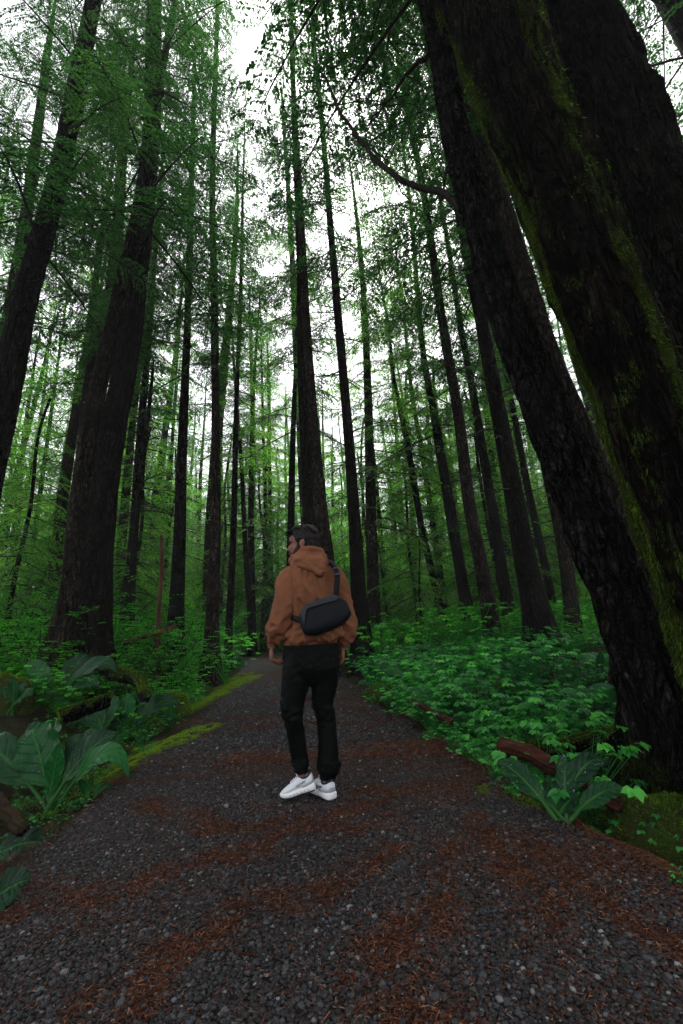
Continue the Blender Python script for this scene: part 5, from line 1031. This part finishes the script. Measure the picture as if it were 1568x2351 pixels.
# -- shoes
def shoe(heel, toe, sidev, text_side, wob):
    L = np.linalg.norm(toe-heel); A = (toe-heel)/L; S = np.array(sidev, float); S -= A*S.dot(A); S /= np.linalg.norm(S); U = np.cross(A, S)
    if U[2] < 0: U = -U
    R = np.stack([A, S, U], 1); k = L/.28; W = lambda a, s, u: heel+R @ (np.array([a, s, u])*np.array([k, 1.06, 1.15]))
    root = Geo(); n = 28; th = np.arange(n)*2*pi/n
    def loft(secs, m=0, g=None, pw=.8):
        g = g or Geo(); q = cat(np.array(secs, float), 36); rowsV = []
        for a, hw, u0, u1, off in q:
            c_, s_ = np.cos(th), np.sin(th); cx = np.sign(c_)*np.abs(c_)**pw*hw+off; cz = (u0+u1)/2+np.sign(s_)*np.abs(s_)**pw*(u1-u0)/2
            rowsV.append(np.stack([W(a, x, z) for x, z in zip(cx, cz)]))
        V = np.concatenate(rowsV); r = len(q); i = np.arange(r-1)[:, None]*n; j = np.arange(n)[None]; j2 = (j+1) % n
        g.add(V, np.stack([i+j, i+n+j, i+n+j2, i+j2], -1).reshape(-1, 4), m); off2 = g.n; g.add(np.stack([W(q[0][0], q[0][4], (q[0][2]+q[0][3])/2), W(q[-1][0], q[-1][4], (q[-1][2]+q[-1][3])/2)]), np.zeros((0, 3), int), m)
        t = np.arange(n); g.F += [np.stack([np.full(n, off2), t, (t+1) % n], -1)+0, np.stack([np.full(n, off2+1), (r-1)*n+(t+1) % n, (r-1)*n+t], -1)]; g.M += [m, m]; return g
    # a, half width, low, high, sideways offset
    mid = loft([(-.016, .018, .010, .036, 0), (-.006, .034, .002, .040, 0), (.03, .040, .0, .040, 0), (.09, .036, .0, .034, 0), (.15, .042, .0, .032, 0), (.20, .048, .0, .030, 0), (.245, .042, .004, .030, 0), (.272, .028, .010, .030, 0), (.284, .012, .016, .028, 0)], pw=.55)
    foam = mlink_s = mlink('shoe', mid.mesh('shoe', [FOAM], True), man)
    out = loft([(.0, .028, -.005, .004, 0), (.05, .036, -.006, .004, 0), (.12, .033, -.004, .004, 0), (.20, .043, -.006, .004, 0), (.25, .034, -.002, .008, 0), (.27, .02, .004, .012, 0)], pw=.6); mlink('outsole', out.mesh('outsole', [DARKS], True), foam)
    up = Geo()
    loft([(-.006, .016, .032, .080, 0), (.004, .030, .030, .088, 0), (.035, .036, .028, .084, 0), (.07, .036, .026, .076, 0), (.10, .036, .026, .086, 0), (.135, .038, .026, .080, 0), (.175, .042, .024, .064, 0), (.215, .042, .022, .052, 0), (.25, .034, .022, .042, 0), (.272, .018, .022, .034, 0)], 0, up, .85)
    o = mlink('upper', up.mesh('upper', [WHITE], True), foam)
    col = Geo(); tt = np.linspace(0, 2*pi, 26); ring = np.stack([W(.048+.052*math.cos(t), .030*math.sin(t), .084+.008*math.cos(2*t)-.006*math.cos(t)) for t in tt]); tube(col, ring, np.full(26, .006), 8, cap=False); mlink('collar', col.mesh('collar', [DARKS], True), foam)
    hk = loft([(-.010, .020, .036, .064, 0), (.006, .0335, .033, .058, 0), (.05, .0385, .03, .050, 0), (.09, .037, .03, .040, 0)], pw=.7); mlink('heel_counter', hk.mesh('heel_counter', [GREYS], True), foam)
    for i in range(5):
        c = .112+.016*i; l = Geo(); tube(l, np.stack([W(c, -.020, .083-.0045*i), W(c+.006, 0, .090-.0055*i), W(c, .020, .083-.0045*i)]), [.003, .0035, .003], 8); mlink('lace', l.mesh('lace', [LACE], True), foam)
    l = Geo(); [tube(l, np.stack([W(.11, 0, .088), W(.10+.02*a_, .018*a_, .104), W(.115, .026*a_, .096), W(.112, 0, .090)]), [.003]*4, 8) for a_ in (-1, 1)]; mlink('lace', l.mesh('lace', [LACE], True), foam)
    for i in range(7):       # slots in the foam
        a_ = .045+.03*i; l = Geo(); sg = text_side; wd = float(np.interp(a_, [0, .09, .2, .26], [.040, .0365, .0485, .036])); tube(l, np.stack([W(a_-.008, sg*(wd+.0005), .010), W(a_, sg*(wd+.001), .0135), W(a_+.009, sg*(wd+.0005), .017)]), [.001, .0035, .001], 6, ry=np.array([.001, .002, .001])); mlink('foam_slot', l.mesh('foam_slot', [GREYS], True), foam)
    # the lettering on the side
    cu = bpy.data.curves.new('lettering', 'FONT'); cu.body = 'SKECHERS'; cu.size = .018; cu.shear = .35; cu.extrude = .0006; cu.space_character = 1.05; cu.align_x = 'CENTER'
    to = bpy.data.objects.new('t', cu); C.objects.link(to); dg = bpy.context.evaluated_depsgraph_get(); dg.update(); me = bpy.data.meshes.new_from_object(to.evaluated_get(dg)); bpy.data.objects.remove(to)
    V = np.empty(len(me.vertices)*3, dtype=np.float32); me.vertices.foreach_get('co', V); V = V.reshape(-1, 3).astype(float); X, Yt, Zt = V.T; sg = text_side; flip = 1 if np.dot(np.cross(A, U), S*sg) > 0 else -1
    a_ = .098+flip*(X*.92-Yt*.15*0); u_ = .047+Yt*.95+.30*(.098-a_)*.6; hwv = np.interp(a_, [.0, .035, .10, .135, .175, .215], [.030, .036, .036, .038, .042, .042]); rr = np.clip((u_-.054)/.03, -1, 1); sd = hwv*np.sqrt(np.clip(1-rr**2*.55, 0, 1))+.0012+Zt*1
    me.vertices.foreach_set('co', np.array([W(p, sg*q, r) for p, q, r in zip(a_, sd, u_)], dtype=np.float32).ravel()); me.materials.clear(); me.materials.append(PRINT); me.update(); mlink('lettering', me, foam)
sideL_ = (0, -1, 0)
shoe(J(722, 1811, .02), J(646, 1834, .01), (0, -1, 0), 1, 0)
hR = J(762, 1838, -.02); hR[2] = gzf(hR[0], hR[1])+.012; tR = hR+np.array([-.165, .215, .004])
shoe(hR, tR, (-.8, -.6, 0), 1, 0)

# -- the sling bag, carried on the back
BC = J(746, 1412, -.215); bl = radians(17); BU = np.array([cos(bl), .05, sin(bl)]); BU /= np.linalg.norm(BU); BN = np.array([-.05, -1, .12]); BN -= BU*BN.dot(BU); BN /= np.linalg.norm(BN); BV = np.cross(BU, BN); BV = BV if BV[2] > 0 else -BV
bag = empty('sling_bag', tuple(BC), label='black sling bag worn slantwise on the back of the man', cat='bag')
def blink(name, me, label=None):
    o = link(name, me); o.parent = bag; o.matrix_parent_inverse = Matrix.Translation(-Vector(BC)); return o
def bagpt(u, v, n): return BC+BU*u+BV*v+BN*n
def bagloft(us, name, mat, vs=1, grow=0, prof=None, voxel=.005, sm=3):
    g = Geo(); n = 40; a = np.arange(n)*2*pi/n
    pr = []
    for u, hv, hn, v0 in us:
        c_, s_ = np.cos(a), np.sin(a); pr.append(np.stack([bagpt(u, v0+np.sign(x)*abs(x)**.62*(hv+grow), np.sign(y)*abs(y)**.62*(hn+grow)) for x, y in zip(c_, s_)]))
    V = np.concatenate(pr); r = len(us); i = np.arange(r-1)[:, None]*n; j = np.arange(n)[None]; j2 = (j+1) % n; g.add(V, np.stack([i+j, i+n+j, i+n+j2, i+j2], -1).reshape(-1, 4)); 
    for e, k in ((0, 0), (1, r-1)):
        off = g.n; g.add(pr[k].mean(0)[None], np.zeros((0, 3), int)); t = np.arange(n); g.F.append(np.stack([np.full(n, off), k*n+t, k*n+(t+1) % n], -1)); g.M.append(0)
    return solid(name, g, voxel, mat, sm, prof)
US = [(-.176, .040, .030, -.018), (-.168, .062, .044, -.012), (-.142, .085, .058, -.006), (-.09, .106, .066, -.004), (0, .108, .068, -.002), (.09, .102, .066, 0), (.14, .078, .058, -.004), (.166, .050, .042, -.010), (.174, .034, .028, -.012)]
def bagf(V, N):
    c = V-BC; v = c @ BV; u = c @ BU; nn = c @ BN
    f = fbm(np.stack([u*14, v*14, nn*14], -1), 2, 35); d = (f-.5)*.006
    return V+N*d[:, None]
blink('bag_body', bagloft(US, 'bag_body', BAGM, prof=bagf))
# lighter top panel lying 3 mm proud of the body
g = Geo(); cols = 26; rows_ = 12; V = []
us_ = np.linspace(-.150, .118, cols)
for u in us_:
    hv = float(np.interp(u, [q[0] for q in US], [q[1] for q in US])); hn = float(np.interp(u, [q[0] for q in US], [q[2] for q in US])); v0 = float(np.interp(u, [q[0] for q in US], [q[3] for q in US]))
    lo = float(np.interp(u, [-.150, -.105, .10, .118], [-.25, .66, .50, .75]))
    for t in np.linspace(lo, .98, rows_):
        x = np.clip(t, -1, 1); an = math.acos(np.sign(x)*abs(x)**(1/.62)); V.append(bagpt(u, v0+x*hv*1.0, abs(math.sin(an))**.62*hn)+BN*.0045+BV*.002)
i = np.arange(cols-1)[:, None]*rows_; j = np.arange(rows_-1)[None]; g.add(np.array(V), np.stack([i+j, i+rows_+j, i+rows_+j+1, i+j+1], -1).reshape(-1, 4)); pan = g.mesh('top_panel', [BAG2], True)
po = blink('top_panel', pan); sd = po.modifiers.new('s', 'SOLIDIFY'); sd.thickness = .006; sd.offset = 0
g = Geo(); edge = np.array([V[k*rows_] for k in range(cols)])+BN*.002; tube(g, edge, np.full(cols, .0022), 6); blink('piping', g.mesh('piping', [BAGM], True))
g = Geo(); tube(g, np.stack([bagpt(-.02, .100, .02), bagpt(-.02, .112, .03), bagpt(-.006, .112, .03), bagpt(-.006, .100, .02)]), [.004]*4, 6); blink('loop', g.mesh('loop', [STRAP], True))
def ribbon(pts, hw, th, face, name):
    q = cat(np.array(pts, float), 30); T, _, _ = frames(q); g = Geo(); fv = np.array(face, float); V = []
    for p, t in zip(q, T):
        s = np.cross(t, fv); s /= np.linalg.norm(s); f_ = np.cross(s, t); V += [p-s*hw-f_*th, p+s*hw-f_*th, p+s*hw+f_*th, p-s*hw+f_*th]
    i = np.arange(29)[:, None]*4; j = np.arange(4)[None]; j2 = (j+1) % 4; g.add(np.array(V), np.vstack([np.stack([i+j, i+4+j, i+4+j2, i+j2], -1).reshape(-1, 4), [[3, 2, 1, 0], [116, 117, 118, 119]]])); return g.mesh(name, [STRAP])
blink('strap', ribbon([J(769, 1385, -.19), J(771, 1368, -.185), J(773, 1345, -.175), J(774, 1322, -.165), J(769, 1304, -.125), J(757, 1291, -.06), J(748, 1290, .03)], .019, .0022, (0, -1, .1), 'strap'))
blink('strap', ribbon([J(690, 1425, -.20), J(677, 1420, -.17), J(668, 1416, -.08), J(666, 1410, .04)], .019, .0022, (-.5, -1, 0), 'strap'))
for q, h in (((775, 1319, -.172), .010), ((769, 1305, -.135), .007)):
    g = Geo(); c0 = J(*q); blob(g, c0, (.026, .008, h), roty(-.12), 8); blink('buckle', g.mesh('buckle', [plain('black_plastic', (.012, .012, .014), .35, .5)], True))

# ------------------------------------------------------------------ thin forest air
m = bpy.data.materials.new('haze_air'); m.use_nodes = True; nt = m.node_tree; nt.nodes.clear(); o_ = nt.nodes.new('ShaderNodeOutputMaterial'); v_ = nt.nodes.new('ShaderNodeVolumePrincipled')
v_.inputs['Color'].default_value = (.86, .95, .88, 1); v_.inputs['Density'].default_value = .0013; nt.links.new(v_.outputs[0], o_.inputs['Volume'])
x0, x1, y0, y1, z0, z1 = -135, 135, -40, 200, -8, 48
V = np.array([(x, y, z) for z in (z0, z1) for y in (y0, y1) for x in (x0, x1)], float)
link('haze', npmesh('haze', V, [np.array([(0, 2, 3, 1), (4, 5, 7, 6), (0, 1, 5, 4), (2, 6, 7, 3), (0, 4, 6, 2), (1, 3, 7, 5)])], [m]), kind='stuff', label='thin pale damp air between the trees', cat='haze')
